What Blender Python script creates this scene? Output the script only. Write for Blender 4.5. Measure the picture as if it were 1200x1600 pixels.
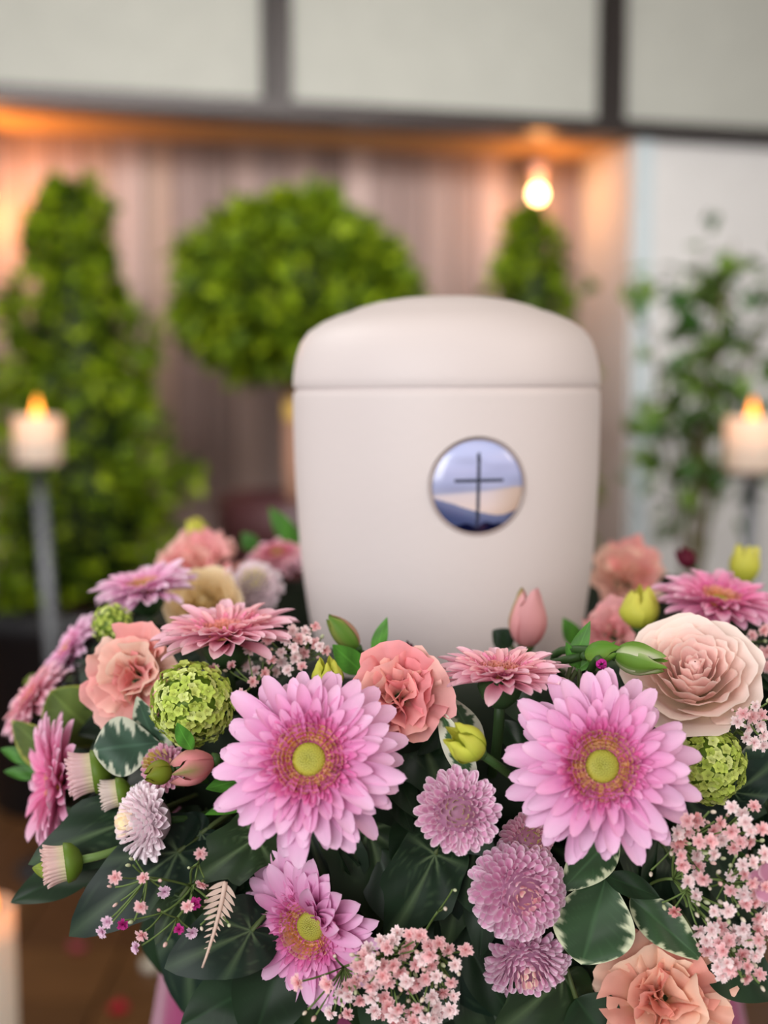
import bpy, math, random
import numpy as np
from mathutils import Vector, Matrix, Quaternion

for o in list(bpy.data.objects): bpy.data.objects.remove(o)
SC = bpy.context.scene
COL = SC.collection
PI = math.pi
rnd = random.Random(7)

# ------------------------------------------------------------------ camera
ZB = 1.0                      # height of the pedestal top
EYE = ZB + 0.224
F = 2000.0                    # focal length in pixels of the 1200x1600 frame
TH = math.atan(190 / F)       # downward pitch
cam_d = bpy.data.cameras.new('camera')
cam_d.sensor_fit = 'VERTICAL'; cam_d.sensor_height = 36; cam_d.sensor_width = 27
cam_d.lens = F / 1600 * 36
cam_d.clip_start = .02
cam_d.dof.use_dof = True; cam_d.dof.focus_distance = 0.585; cam_d.dof.aperture_fstop = 3.9
cam = bpy.data.objects.new('camera', cam_d); COL.objects.link(cam)
cam.location = (0, 0, EYE); cam.rotation_euler = (PI / 2 - TH, 0, 0)
SC.camera = cam
FW = Vector((0, math.cos(TH), -math.sin(TH))); UP = Vector((0, math.sin(TH), math.cos(TH))); RT = Vector((1, 0, 0))

# ------------------------------------------------------------------ world, lights, exposure
w = bpy.data.worlds.new('world'); SC.world = w; w.use_nodes = True
w.node_tree.nodes['Background'].inputs[0].default_value = (1.0, .975, .96, 1)
w.node_tree.nodes['Background'].inputs[1].default_value = 0.58
def area(name, loc, aim, size, power, col=(1, 1, 1)):
    l = bpy.data.lights.new(name, 'AREA'); l.shape = 'RECTANGLE'; l.size, l.size_y = size; l.energy = power; l.color = col
    o = bpy.data.objects.new(name, l); COL.objects.link(o); o.location = loc
    o.rotation_euler = (Vector(aim) - Vector(loc)).to_track_quat('-Z', 'Y').to_euler()
    return o
area('window_daylight', (-1.2, -1.7, 1.85), (0.05, .7, 1.05), (2.4, 1.2), 63, (.98, .98, 1.0))
area('hall_lamp_light', (1.9, -.2, 2.3), (0.05, .8, 1.05), (1.0, 1.0), 17, (1.0, .84, .70))
area('niche_fill_light', (0.1, 1.0, 2.7), (-.15, 4.8, 1.3), (3.0, .6), 41, (1.0, .97, .96)).data.spread = math.radians(84)  # added fill that brightens the niche planks, no ceiling fixture behind it
area('side_fill_light', (-1.4, 1.5, 2.7), (-.1, .85, 1.05), (.9, .9), 17, (1.0, .96, .93))  # unseen soft fill added to lift the flowers at the left rear
SC.view_settings.view_transform = 'Standard'; SC.view_settings.look = 'None'
SC.view_settings.exposure = 0.0; SC.view_settings.gamma = 1.0
SC.view_settings.use_curve_mapping = False

# ------------------------------------------------------------------ helpers
def lin(c):
    return tuple((x / 255 / 12.92 if x / 255 <= .04045 else ((x / 255 + .055) / 1.055) ** 2.4) for x in c)
def ray(px, py): return FW + RT * ((px - 600) / F) + UP * ((800 - py) / F)
def P(px, py, Y):
    d = ray(px, py); return Vector((0, 0, EYE)) + d * (Y / d.y)
UC = Vector((0.042, 0.84, ZB))          # foot of the urn = centre of the wreath
RR, RA, RBV, ZC = .205, .07, .075, ZB + .03   # wreath ring: radius, tube half-width, tube half-height, height
def gtor(p):
    rho = math.hypot(p.x - UC.x, p.y - UC.y)
    return ((rho - RR) / RA) ** 2 + ((p.z - ZC) / RBV) ** 2 - 1
def surfY(px, py):
    best, by = 1e9, .6
    y = .45
    while y < 1.2:
        g = gtor(P(px, py, y))
        if g <= 0: return y
        if g < best: best, by = g, y
        y += .004
    return by
def core(p):                            # nearest point of the ring's core
    d = Vector((p.x - UC.x, p.y - UC.y, 0)); d.normalize()
    return Vector((UC.x + d.x * RR, UC.y + d.y * RR, ZC - .01))
def dirv(n): return (Vector((n[0], -n[2], n[1]))).normalized()   # (right, up, towards viewer side)
def sm(a, b, x):
    t = min(1, max(0, (x - a) / (b - a))); return t * t * (3 - 2 * t)
def mix(a, b, t): return tuple(x + (y - x) * t for x, y in zip(a, b))
def ramp(stops, t):
    for (t0, c0), (t1, c1) in zip(stops, stops[1:]):
        if t <= t1: return mix(c0, c1, max(0, (t - t0) / (t1 - t0)))
    return stops[-1][1]

class T:                                # a shape: vertices, faces, vertex colours
    def __init__(s): s.V, s.F, s.C = [], [], []
    def add(s, V, Fs, C):
        k = len(s.V); s.V += [tuple(v) for v in V]; s.C += list(C); s.F += [tuple(i + k for i in f) for f in Fs]; return s
    def put(s, t, M, tint=None):
        k = len(s.V)
        s.V += [tuple(M @ Vector(v)) for v in t.V]
        s.C += t.C if tint is None else [tuple(a * b for a, b in zip(c, tint)) for c in t.C]
        s.F += [tuple(i + k for i in f) for f in t.F]; return s
    def mesh(s, name, mat, smooth=True):
        me = bpy.data.meshes.new(name); me.from_pydata(s.V, [], s.F)
        a = me.color_attributes.new('Col', 'FLOAT_COLOR', 'POINT')
        arr = np.ones((len(s.V), 4), dtype=np.float32); arr[:, :3] = np.array(s.C, dtype=np.float32).reshape(-1, 3)
        a.data.foreach_set('color', arr.ravel())
        if smooth: me.polygons.foreach_set('use_smooth', [True] * len(s.F))
        me.materials.append(mat); me.update(); return me
def grid(nu, nv, pos, col, v0=-1.0, v1=1.0):
    t = T(); V, C = [], []
    for i in range(nu + 1):
        for j in range(nv + 1):
            u, v = i / nu, v0 + (v1 - v0) * j / nv
            V.append(pos(u, v)); C.append(col(u, v))
    Fs = [(i * (nv + 1) + j, (i + 1) * (nv + 1) + j, (i + 1) * (nv + 1) + j + 1, i * (nv + 1) + j + 1) for i in range(nu) for j in range(nv)]
    return t.add(V, Fs, C)
def lathe(prof, n, col, cap=True, fold=None):
    t = T(); V, C, Fs = [], [], []
    for k, (r, z) in enumerate(prof):
        for i in range(n):
            a = 2 * PI * i / n
            rr = r if fold is None else fold(r, z, a)
            V.append((rr * math.cos(a), rr * math.sin(a), z)); C.append(col(k / max(1, len(prof) - 1), a) if callable(col) else col)
    for k in range(len(prof) - 1):
        for i in range(n):
            j = (i + 1) % n
            Fs.append((k * n + i, k * n + j, (k + 1) * n + j, (k + 1) * n + i))
    if cap: Fs.append(tuple(range(n))[::-1]); Fs.append(tuple((len(prof) - 1) * n + i for i in range(n)))
    return t.add(V, Fs, C)
def tube(pts, r, col, n=6, r1=None):
    t = T(); pts = [Vector(p) for p in pts]; V, C, Fs = [], [], []
    for k, p in enumerate(pts):
        d = (pts[min(k + 1, len(pts) - 1)] - pts[max(k - 1, 0)]).normalized()
        a = d.orthogonal().normalized(); b = d.cross(a)
        rr = r if r1 is None else r + (r1 - r) * k / (len(pts) - 1)
        for i in range(n):
            q = 2 * PI * i / n; V.append(p + (a * math.cos(q) + b * math.sin(q)) * rr); C.append(col)
    for k in range(len(pts) - 1):
        # align rings by nearest start to avoid twist
        base, nxt = k * n, (k + 1) * n
        off = min(range(n), key=lambda o: (V[nxt + o] - V[base]).length)
        for i in range(n):
            Fs.append((base + i, base + (i + 1) % n, nxt + (i + 1 + off) % n, nxt + (i + off) % n))
    Fs.append(tuple(range(n))[::-1]); Fs.append(tuple((len(pts) - 1) * n + i for i in range(n)))
    return t.add(V, Fs, C)
def bez(a, b, c, n=6):
    a, b, c = Vector(a), Vector(b), Vector(c)
    return [a * (1 - t) ** 2 + b * 2 * t * (1 - t) + c * t * t for t in [i / n for i in range(n + 1)]]
def ball(r, col, n=10, m=6, sz=1.0):
    pr = [(max(1e-4, r * math.sin(PI * k / m)), -r * sz * math.cos(PI * k / m)) for k in range(m + 1)]
    return lathe(pr, n, col, cap=False)
def boxT(x0, x1, y0, y1, z0, z1, col, bev=.0):
    t = T()
    V = [(x, y, z) for z in (z0, z1) for y in (y0, y1) for x in (x0, x1)]
    Fs = [(0, 2, 3, 1), (4, 5, 7, 6), (0, 1, 5, 4), (2, 6, 7, 3), (0, 4, 6, 2), (1, 3, 7, 5)]
    return t.add(V, Fs, [col] * 8)

def MX(loc=(0, 0, 0), rz=0, ry=0, rx=0, s=(1, 1, 1)):
    return Matrix.Translation(loc) @ Matrix.Rotation(rz, 4, 'Z') @ Matrix.Rotation(ry, 4, 'Y') @ Matrix.Rotation(rx, 4, 'X') @ Matrix.Diagonal((*s, 1))
def obj(name, me, parent=None, M=None):
    o = bpy.data.objects.new(name, me); COL.objects.link(o)
    if parent is not None: o.parent = parent
    if M is not None: o.matrix_basis = M
    return o
def tag(o, label, cat, group=None):
    o['label'] = label; o['category'] = cat
    if group: o['group'] = group
    return o
def thing(name, label, cat, loc=(0, 0, 0), quat=None, group=None):
    o = bpy.data.objects.new(name, None); COL.objects.link(o); o.location = loc; o.empty_display_size = .01
    o.rotation_mode = 'QUATERNION'
    if quat is not None: o.rotation_quaternion = quat
    return tag(o, label, cat, group)
def RM(root):                            # root matrix before a depsgraph update
    return Matrix.Translation(root.location) @ root.rotation_quaternion.to_matrix().to_4x4()
def struct(name, me, M=None):
    o = obj(name, me, None, M); o['kind'] = 'structure'; return o

# ------------------------------------------------------------------ materials
def mat(name, rough=.5, spec=.4, transl=0.0, var=0.0, col=None, coat=0, bump=None, sss=0, emit=None, trcol=None, metallic=0):
    m = bpy.data.materials.new(name); m.use_nodes = True; nt = m.node_tree; N = nt.nodes; L = nt.links
    bs = N['Principled BSDF']; out = N['Material Output']
    bs.inputs['Roughness'].default_value = rough; bs.inputs['Specular IOR Level'].default_value = spec
    bs.inputs['Metallic'].default_value = metallic
    bs.inputs['Coat Weight'].default_value = coat
    if col is None:
        at = N.new('ShaderNodeAttribute'); at.attribute_name = 'Col'; c = at.outputs['Color']
        if var:
            oi = N.new('ShaderNodeObjectInfo'); mr = N.new('ShaderNodeMapRange')
            mr.inputs['To Min'].default_value = 1 - var; mr.inputs['To Max'].default_value = 1 + var
            L.new(oi.outputs['Random'], mr.inputs['Value'])
            hs = N.new('ShaderNodeHueSaturation'); L.new(mr.outputs[0], hs.inputs['Value']); L.new(c, hs.inputs['Color']); c = hs.outputs[0]
    else:
        rgb = N.new('ShaderNodeRGB'); rgb.outputs[0].default_value = (*col, 1); c = rgb.outputs[0]
    L.new(c, bs.inputs['Base Color'])
    if sss:
        bs.inputs['Subsurface Weight'].default_value = sss; bs.inputs['Subsurface Radius'].default_value = (.01, .006, .004); bs.inputs['Subsurface Scale'].default_value = 1
    if emit:
        bs.inputs['Emission Color'].default_value = (*emit[0], 1); bs.inputs['Emission Strength'].default_value = emit[1]
    if bump:
        tc = N.new('ShaderNodeTexCoord'); no = N.new('ShaderNodeTexNoise'); no.inputs['Scale'].default_value = bump[0]; no.inputs['Detail'].default_value = 4
        mp = N.new('ShaderNodeMapping'); mp.inputs['Scale'].default_value = bump[2] if len(bump) > 2 else (1, 1, 1)
        L.new(tc.outputs['Object'], mp.inputs[0]); L.new(mp.outputs[0], no.inputs['Vector'])
        b = N.new('ShaderNodeBump'); b.inputs['Strength'].default_value = bump[1]; b.inputs['Distance'].default_value = .01
        L.new(no.outputs['Fac'], b.inputs['Height']); L.new(b.outputs[0], bs.inputs['Normal'])
        if len(bump) > 3:               # grain in the colour too
            mr = N.new('ShaderNodeMapRange'); mr.inputs['From Min'].default_value = .3; mr.inputs['From Max'].default_value = .7
            mr.inputs['To Min'].default_value = 1 - bump[3]; mr.inputs['To Max'].default_value = 1 + bump[3]
            L.new(no.outputs['Fac'], mr.inputs['Value'])
            h2 = N.new('ShaderNodeHueSaturation'); L.new(mr.outputs[0], h2.inputs['Value']); L.new(c, h2.inputs['Color']); L.new(h2.outputs[0], bs.inputs['Base Color'])
    if transl:
        tr = N.new('ShaderNodeBsdfTranslucent'); mx = N.new('ShaderNodeMixShader'); mx.inputs[0].default_value = transl
        if trcol: tr.inputs[0].default_value = (*trcol, 1)
        else: L.new(c, tr.inputs[0])
        L.new(bs.outputs[0], mx.inputs[1]); L.new(tr.outputs[0], mx.inputs[2]); L.new(mx.outputs[0], out.inputs['Surface'])
    return m
M_PETAL = mat('petal', .55, .25, .25, .07)
M_LEAF = mat('leaf', .42, .22, .12, .2)
M_GREEN = mat('green_tissue', .5, .3, .15, .1)
M_MATTE = mat('matte', .7, .2)
M_FOL = mat('background_foliage', .55, .3, .3)
M_URN = mat('urn_lacquer', .5, .35, col=lin((219, 208, 205)), bump=(260, .04))
M_PIC = mat('glossy_print', .18, .5, coat=.6)
M_METAL = mat('dark_metal', .4, .5, metallic=.3)
M_WALL = mat('plaster', .8, .2, bump=(9, .1, (1, 1, 1), .03))
M_WOOD = mat('wood', .6, .3, 0, .12, bump=(5, .15, (8, 8, .5), .12))
M_TILE = mat('floor_tile', .45, .4, 0, .15, bump=(7, .1, (1, 1, 1), .12))
M_CLOTH = mat('velvet', .85, .1, bump=(400, .15, (1, 1, 1), .06)); M_CLOTH.node_tree.nodes['Principled BSDF'].inputs['Sheen Weight'].default_value = .5
M_WAX = mat('candle_wax', .5, .3, .65)
M_FLAME = mat('flame', .5, 0, col=(1, .5, .1), emit=((1, .25, .025), 4.5))
M_BULB = mat('bulb_glow', .5, 0, col=(1, .8, .5), emit=((1, .62, .25), 16))
M_GLIT = mat('glitter', .2, .9, metallic=.6, bump=(900, 1.0, (1, 1, 1), .5))
M_POT = mat('pot_glaze', .45, .4)

# ------------------------------------------------------------------ the setting
WA = math.radians(14.8)
WM = Matrix.Translation((0, 4.5, 0)) @ Matrix.Rotation(WA, 4, 'Z')
WU = Vector((math.cos(WA), math.sin(WA), 0)); WN = Vector((-math.sin(WA), math.cos(WA), 0))
def wl(px, py, d=0.0):                   # where a sight line meets the wall plane (set back by d): (along the wall, height)
    r = ray(px, py); o = Vector((0, 0, EYE)); c = Vector((0, 4.5, 0)) + WN * d
    p = o + r * ((c - o).dot(WN) / r.dot(WN))
    return (p - Vector((0, 4.5, 0))).dot(WU), p.z
GREYW = lin((172, 172, 163)); DARK = lin((40, 33, 30)); WHITE = lin((204, 201, 198))
BEAM0, BEAM1 = wl(600, 197)[1], wl(600, 172)[1]
SJ = wl(985, 400)[0]                     # front edge of the niche's right reveal
ND = .46                                 # niche depth
struct('floor', boxT(-4, 4, -1.5, 6.5, -.1, -.012, lin((60, 40, 28))).mesh('floor', M_MATTE, False))
floor = bpy.data.objects['floor']
tile_me = [boxT(-.121, .121, -.121, .121, -.012, 0, lin(c)).mesh('tile', M_TILE, False) for c in ((92, 60, 32), (84, 54, 30), (100, 67, 37))]
for i in range(13):
    for j in range(9):
        obj('tile', rnd.choice(tile_me), floor, MX((-1.7 + i * .25, 2.1 + j * .25, rnd.uniform(-.001, 0))))
# upper wall: frosted panes between dark bars
s_m = [wl(432, 100)[0], wl(957, 100)[0]]
gap = s_m[1] - s_m[0]
bars = [s_m[0] - gap, s_m[0], s_m[1], s_m[1] + gap]
for k in range(3):
    f = struct('window_%d' % (k + 1), T().put(boxT(bars[k] + .028, bars[k] + .05, -.01, .05, BEAM1, 3.3, DARK), Matrix()).put(
        boxT(bars[k + 1] - .05, bars[k + 1] - .028, -.01, .05, BEAM1, 3.3, DARK), Matrix()).put(
        boxT(bars[k] + .028, bars[k + 1] - .028, -.01, .05, 3.3, 3.36, DARK), Matrix()).mesh('window_frame', M_METAL, False), WM)
    obj('pane', boxT(bars[k] + .045, bars[k + 1] - .045, .02, .035, BEAM1 - .01, 3.31, GREYW).mesh('pane', M_WALL, False), f)
for k, s in enumerate(bars):
    struct('trim_%d' % (k + 1), boxT(s - .03, s + .03, -.05, .06, BEAM1 - .01, 3.36, DARK).mesh('trim', M_METAL, False), WM)
struct('trim_5', boxT(-3.2, 3.6, -.07, .1, BEAM0, BEAM1, DARK).mesh('trim', M_METAL, False), WM)          # transom
# niche with vertical wooden planks
struct('wall_back', boxT(-3.2, SJ + .1, ND + .03, ND + .12, 0, BEAM1, lin((50, 36, 32))).mesh('wall_back', M_MATTE, False), WM)
wb = bpy.data.objects['wall_back']
pw = .107; nP = 30
pl_me = [boxT(-pw / 2 + .003, pw / 2 - .003, -.012, .012, 0, 1, lin(c)).mesh('plank', M_WOOD, False) for c in
         ((164, 142, 134), (146, 126, 120), (178, 157, 150), (134, 115, 109), (166, 142, 128))]
s = SJ - pw / 2
for i in range(nP):
    obj('plank', rnd.choice(pl_me), wb, MX((s, ND + rnd.uniform(.0, .012), 0), 0, 0, 0, (1, 1, BEAM1 - .02)))
    s -= pw
struct('ceiling', boxT(-4, 4, -4.5, 7, 3.5, 3.6, lin((226, 220, 210))).mesh('ceiling', M_WALL, False))
struct('trim_7', boxT(-3.2, SJ, .1, ND + .03, BEAM0 + .002, BEAM0 + .05, lin((196, 160, 112))).mesh('niche_soffit', M_WALL, False), WM)
struct('wall_right', boxT(SJ, 3.6, 0, ND + .1, 0, BEAM1, WHITE).mesh('wall_right', M_WALL, False), WM)
g0, g1 = wl(990, 400)[0], wl(1014, 400)[0]
struct('trim_6', boxT(g0, g1, -.02, .02, 0, BEAM0, lin((188, 199, 202))).mesh('trim', M_PIC, False), WM)
struct('baseboard_right', boxT(g1, 3.6, -.018, .0, 0, .09, lin((150, 140, 132))).mesh('baseboard', M_MATTE, False), WM)

# ------------------------------------------------------------------ lamps in the niche
def wall_lamp(px, py, label, power):
    d = ND - .13
    s, z = wl(px, py, d)
    p = WM @ Vector((s, d, z))
    r = thing('wall_lamp', label, 'lamp', p, Quaternion((0, 0, 1), WA))
    obj('bulb', ball(.026, (1, .8, .5), 14, 10, 1.15).mesh('bulb', M_BULB), r)
    obj('lamp_holder', lathe([(.012, .027), (.022, .032), (.024, .075), (.034, .11), (.030, .118)], 16, lin((235, 205, 195))).mesh('lamp_holder', M_MATTE), r)
    obj('bracket', T().put(tube(bez((0, 0, .115), (0, .06, .16), (0, .125, .07)), .007, lin((150, 120, 90))), Matrix()).mesh('bracket', M_METAL), r)
    obj('back_plate', T().put(boxT(-.03, .03, .112, .13, .02, .12, lin((150, 120, 90))), Matrix()).mesh('back_plate', M_METAL, False), r)
    l = bpy.data.lights.new('lamp_glow', 'POINT'); l.energy = power; l.color = (1, .37, .09); l.shadow_soft_size = .03
    o = bpy.data.objects.new('lamp_glow', l); COL.objects.link(o); o.parent = r; o.location = (0, -.045, -.02)
    return r
wall_lamp(840, 303, 'lit wall lamp with round glowing bulb in the niche corner above the small conifer', 2.6)
wall_lamp(-28, 305, 'lit wall lamp whose orange glow spreads from the left edge of the niche', 11)

# ------------------------------------------------------------------ background plants
LEAFT = T().add([(0, 0, 0), (.35, -.3, .04), (.4, 0, -.04), (.35, .3, .04), (.8, -.18, 0), (.8, .18, 0), (1, 0, -.08)],
                [(0, 1, 2), (0, 2, 3), (1, 4, 2), (2, 5, 3), (2, 4, 6), (2, 6, 5)], [(1, 1, 1)] * 7)
def leaf_cloud(n, sample, size, cols, seed):
    r = random.Random(seed); V0 = np.array(LEAFT.V); VV, CC, FF = [], [], []
    for i in range(n):
        p, nrm = sample(r)
        d = (Vector(nrm) * .7 + Vector((r.uniform(-1, 1), r.uniform(-1, 1), r.uniform(-1, .8)))).normalized()
        q = d.to_track_quat('X', 'Z') @ Quaternion((1, 0, 0), r.uniform(-1.2, 1.2))
        m = np.array(q.to_matrix()) * (size * r.uniform(.7, 1.25))
        k = len(VV) * 7
        VV.append(V0 @ m.T + np.array(p)); c = mix(*r.sample(cols, 2), r.random()); CC += [c] * 7
        FF += [tuple(a + k for a in f) for f in LEAFT.F]
    t = T(); t.V = [tuple(v) for v in np.concatenate(VV)]; t.C = CC; t.F = FF; return t
GRN = [lin(c) for c in ((112, 138, 12), (82, 108, 10), (44, 62, 8), (156, 178, 26), (96, 122, 20))]
def pot_mesh(r, h, col):
    return lathe([(r * .86, 0), (r * .88, .01), (r * .96, h * .86), (r, h * .88), (r * 1.02, h), (r * .9, h), (r * .86, h * .9), (.01, h * .9)], 28, col, cap=False).mesh('pot', M_POT)
def profile_plant(name, label, px, Y, prof, pots, seed, n, size, cols, trunk_r=.02, potcol=(14, 13, 16)):
    """prof: (picture height, half-width in px) rows from top to bottom, turned into metres at distance Y."""
    rows = [(P(px, y, Y).z, hw * Y / F) for y, hw in prof]
    base = P(px, 610, Y); base.z = 0
    r = thing(name, label, 'plant', base)
    def sample(q):
        z = q.uniform(rows[-1][0], rows[0][0])
        for (z1, r1), (z0, r0) in zip(rows, rows[1:]):
            if z >= z0:
                rad = r0 + (r1 - r0) * (z - z0) / (z1 - z0); break
        a = q.uniform(0, 2 * PI); rr = rad * q.uniform(.68, 1.02) * (1 + .13 * math.sin(3 * a + z * 17 + seed) + .1 * math.sin(z * 31 + seed + a))
        return (rr * math.cos(a), rr * math.sin(a), z), (math.cos(a), math.sin(a), .25)
    f = obj('foliage', leaf_cloud(n, sample, size, cols, seed).mesh('foliage', M_FOL, False), r); f['kind'] = 'stuff'
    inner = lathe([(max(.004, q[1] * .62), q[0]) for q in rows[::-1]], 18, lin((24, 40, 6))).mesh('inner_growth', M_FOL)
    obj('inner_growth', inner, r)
    obj('trunk', tube([(0, 0, pots[1] * .85), (.01, 0, rows[-1][0] * .8 + pots[1] * .2), (0, 0, rows[0][0] - .08)], trunk_r, lin((92, 66, 50)), 8, trunk_r * .4).mesh('trunk', M_MATTE), r)
    obj('pot', pot_mesh(pots[0], pots[1], lin(potcol)), r)
    return r
profile_plant('conifer_shrub', 'tall loose cone-shaped green shrub in a black pot behind the slim candle stand', 118, 3.8,
              [(288, 24), (330, 52), (420, 62), (470, 92), (560, 112), (650, 130), (730, 165), (850, 160), (930, 125)], (.31, .60), 3, 3000, .052, GRN, .022)
profile_plant('conifer_shrub', 'small pointed green shrub just under the lamp, half hidden behind the urn lid', 826, 4.3,
              [(330, 8), (370, 34), (430, 52), (480, 62), (600, 75), (720, 88), (850, 90)], (.2, .5), 5, 1500, .055, GRN, .02)
def ball_tree():
    Y = 3.8; c = P(461, 450, Y); base = Vector((c.x, c.y, 0))
    r = thing('topiary_tree', 'clipped ball-shaped topiary tree in maroon pot behind the urn', 'plant', base)
    R = Vector((.345, .33, .262))
    def sample(q):
        d = Vector((q.gauss(0, 1), q.gauss(0, 1), q.gauss(0, 1))).normalized()
        s = q.uniform(.76, 1.03) * (1 + .07 * math.sin(d.x * 9 + d.z * 7))
        return (d.x * R.x * s, d.y * R.y * s, c.z + d.z * R.z * s), d
    f = obj('foliage', leaf_cloud(3400, sample, .055, GRN, 11).mesh('foliage', M_FOL, False), r); f['kind'] = 'stuff'
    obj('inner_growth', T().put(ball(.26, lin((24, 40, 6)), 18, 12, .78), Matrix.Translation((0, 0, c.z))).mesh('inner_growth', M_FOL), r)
    obj('trunk', tube([(0, 0, .8), (-.012, 0, 1.0), (0, 0, c.z)], .024, lin((150, 112, 92)), 10).mesh('trunk', M_MATTE), r)
    zb = P(461, 640, Y).z
    obj('ribbon_band', lathe([(.028, zb - .035), (.036, zb - .02), (.036, zb + .02), (.028, zb + .035)], 14, lin((206, 168, 88))).mesh('ribbon_band', M_MATTE), r)
    zt = P(461, 772, Y).z
    obj('pot', pot_mesh(.235, zt, lin((62, 32, 34))), r)
    obj('soil', lathe([(.001, zt * .91), (.205, zt * .905)], 20, lin((30, 22, 18)), cap=False).mesh('soil', M_MATTE), r)
ball_tree()
def sparse_plant():
    Y = 3.7; base = P(1088, 610, Y); base.z = 0
    r = thing('weeping_fig', 'airy leafy potted plant before the white wall right of the urn', 'plant', base)
    k = Y / F; q = random.Random(5)
    obj('pot', pot_mesh(.19, .5, lin((40, 36, 36))), r)
    nodes = []
    stems = T()
    for i in range(11):
        top = Vector((q.uniform(-150, 150) * k, q.uniform(-.16, .16), P(1100, q.uniform(385, 720), Y).z))
        if i < 3: top = Vector(((.0 + 30 * i) * k, .02 * i, P(1100, 400 + 25 * i, Y).z))
        pts = bez((0, 0, .45), (top.x * .2, top.y * .2, .45 + (top.z - .45) * .7), top, 10)
        stems.put(tube(pts, .008, lin((84, 74, 52)), 6, .003), Matrix()); nodes += pts[4:] * (2 if i < 3 else 1)
    obj('stems', stems.mesh('stems', M_MATTE), r)
    mes = [T().put(LEAFT, Matrix(), lin(c)).mesh('leaf', M_FOL, False) for c in ((66, 100, 14), (90, 124, 30), (44, 72, 12), (110, 140, 60), (58, 100, 40))]
    for i in range(299):
        p = q.choice(nodes) + Vector((q.gauss(0, .065), q.gauss(0, .05), q.gauss(0, .05)))
        d = Vector((q.uniform(-1, 1), q.uniform(-1, 1), q.uniform(-1, .3))).normalized()
        m = Matrix.Translation(p) @ d.to_track_quat('X', 'Z').to_matrix().to_4x4() @ Matrix.Rotation(q.uniform(-1, 1), 4, 'X') @ Matrix.Scale(q.uniform(.06, .105), 4)
        obj('leaf', q.choice(mes), r, m)
sparse_plant()

# ------------------------------------------------------------------ candles
def candle(px, ytop, ybot, rpx, Y, label, flame=1.0):
    top, bot = P(px, ytop, Y), P(px, ybot, Y); h = top.z - bot.z; R = rpx * Y / F
    r = thing('pillar_candle', label, 'candle', bot)
    wx = lin((248, 240, 228)); wt = lin((246, 226, 190)); ri = R * .80; dp = min(h * .5, R * 1.05)
    pr = [(R * .96, 0), (R, .004), (R, h - .004), (R * .95, h), (R * .93, h - .003)]
    obj('wax_body', lathe(pr, 26, lambda t, a: wx, cap=False).mesh('wax_body', M_WAX), r)
    zf = h - dp
    obj('wax_pool', lathe([(R * .97, zf), (R * .6, zf - .003), (.001, zf - .002)], 26, wt, cap=False).mesh('wax_pool', M_WAX), r)
    obj('wick', tube([(0, 0, zf), (.001, 0, zf + .012)], .0012, lin((30, 24, 20)), 5).mesh('wick', M_MATTE), r)
    fl = [(.001, .0), (.0055, .006), (.0075, .014), (.006, .026), (.003, .038), (.0004, .048)]
    obj('flame', T().put(lathe(fl, 12, (1, .6, .2), cap=False), MX((0, 0, zf + .010), s=(flame * 1.5, flame * 1.5, flame * 1.35))).mesh('flame', M_FLAME), r)
    l = bpy.data.lights.new('candle_glow', 'POINT'); l.energy = .62 * flame ** 1.7; l.color = (1, .34, .05); l.shadow_soft_size = .008
    o = bpy.data.objects.new('candle_glow', l); COL.objects.link(o); o.parent = r; o.location = (0, 0, zf + .022 * flame)
    return bot, R
def stand(bot, R, lean, label):
    r = thing('candle_stand', label, 'candle stand', (bot.x + lean, bot.y, 0)); h = bot.z; g = lin((100, 102, 105)); k = lin((40, 40, 42))
    obj('plate', T().put(lathe([(.001, h - .012), (R * 1.5, h - .010), (R * 1.75, h - .001), (R * 1.68, h - .001), (R * 1.4, h - .0055), (.001, h - .0055)], 28, k, cap=False), Matrix.Translation((-lean, 0, 0))).mesh('plate', M_METAL), r)
    obj('pole', tube([(-lean, 0, h - .010), (0, 0, .02)], .016, g, 12).mesh('pole', M_METAL), r)
    obj('foot', lathe([(.13, 0), (.13, .008), (.03, .02), (.014, .05), (.001, .05)], 28, k, cap=False).mesh('foot', M_METAL), r)
b, R = candle(60, 650, 724, 36, 3.2, 'lit white pillar candle on the slim grey stand before the tall shrub', 1.5)
stand(b, R, .05, 'slim grey metal stand holding a lit candle beside the tall shrub')
b, R = candle(1174, 652, 736, 41, 3.0, 'lit white pillar candle before the airy plant by the white wall', 1.5)
stand(b, R, 0, 'candle stand with dark plate before the airy plant by the white wall')
b, R = candle(-14, 1412, 1760, 48, 1.55, 'tall cream pillar candle glowing at the lower left edge', 1.3)
stand(b, R, 0, 'low dark stand under the tall cream candle at lower left')
def tea_light():
    p = P(236, 1513, 2.0); p = P(236, 1513, EYE / (-ray(236, 1513).z / ray(236, 1513).y)); 
    r = thing('tea_light', 'unlit white tea light on the brown tiles under the wreath', 'candle', (p.x, p.y, 0))
    obj('cup', lathe([(.018, 0), (.0195, .001), (.0195, .015), (.0188, .015), (.0183, .004), (.001, .004)], 20, lin((190, 186, 178)), cap=False).mesh('cup', M_METAL), r)
    obj('wax', lathe([(.001, .0135), (.012, .013), (.0182, .0138), (.0182, .004)], 20, lin((246, 238, 214)), cap=False).mesh('wax', M_MATTE), r)
    obj('wick', tube([(0, 0, .012), (.001, 0, .021)], .0009, lin((40, 34, 30)), 5).mesh('wick', M_MATTE), r)
tea_light()
PET = grid(5, 4, lambda u, v: (u * .05, v * .02 * math.sin(PI * min(1, u * .9 + .1)) , .008 * (u - .5) ** 2 * 4 + .006 * v * v), lambda u, v: (1, 1, 1))
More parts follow.
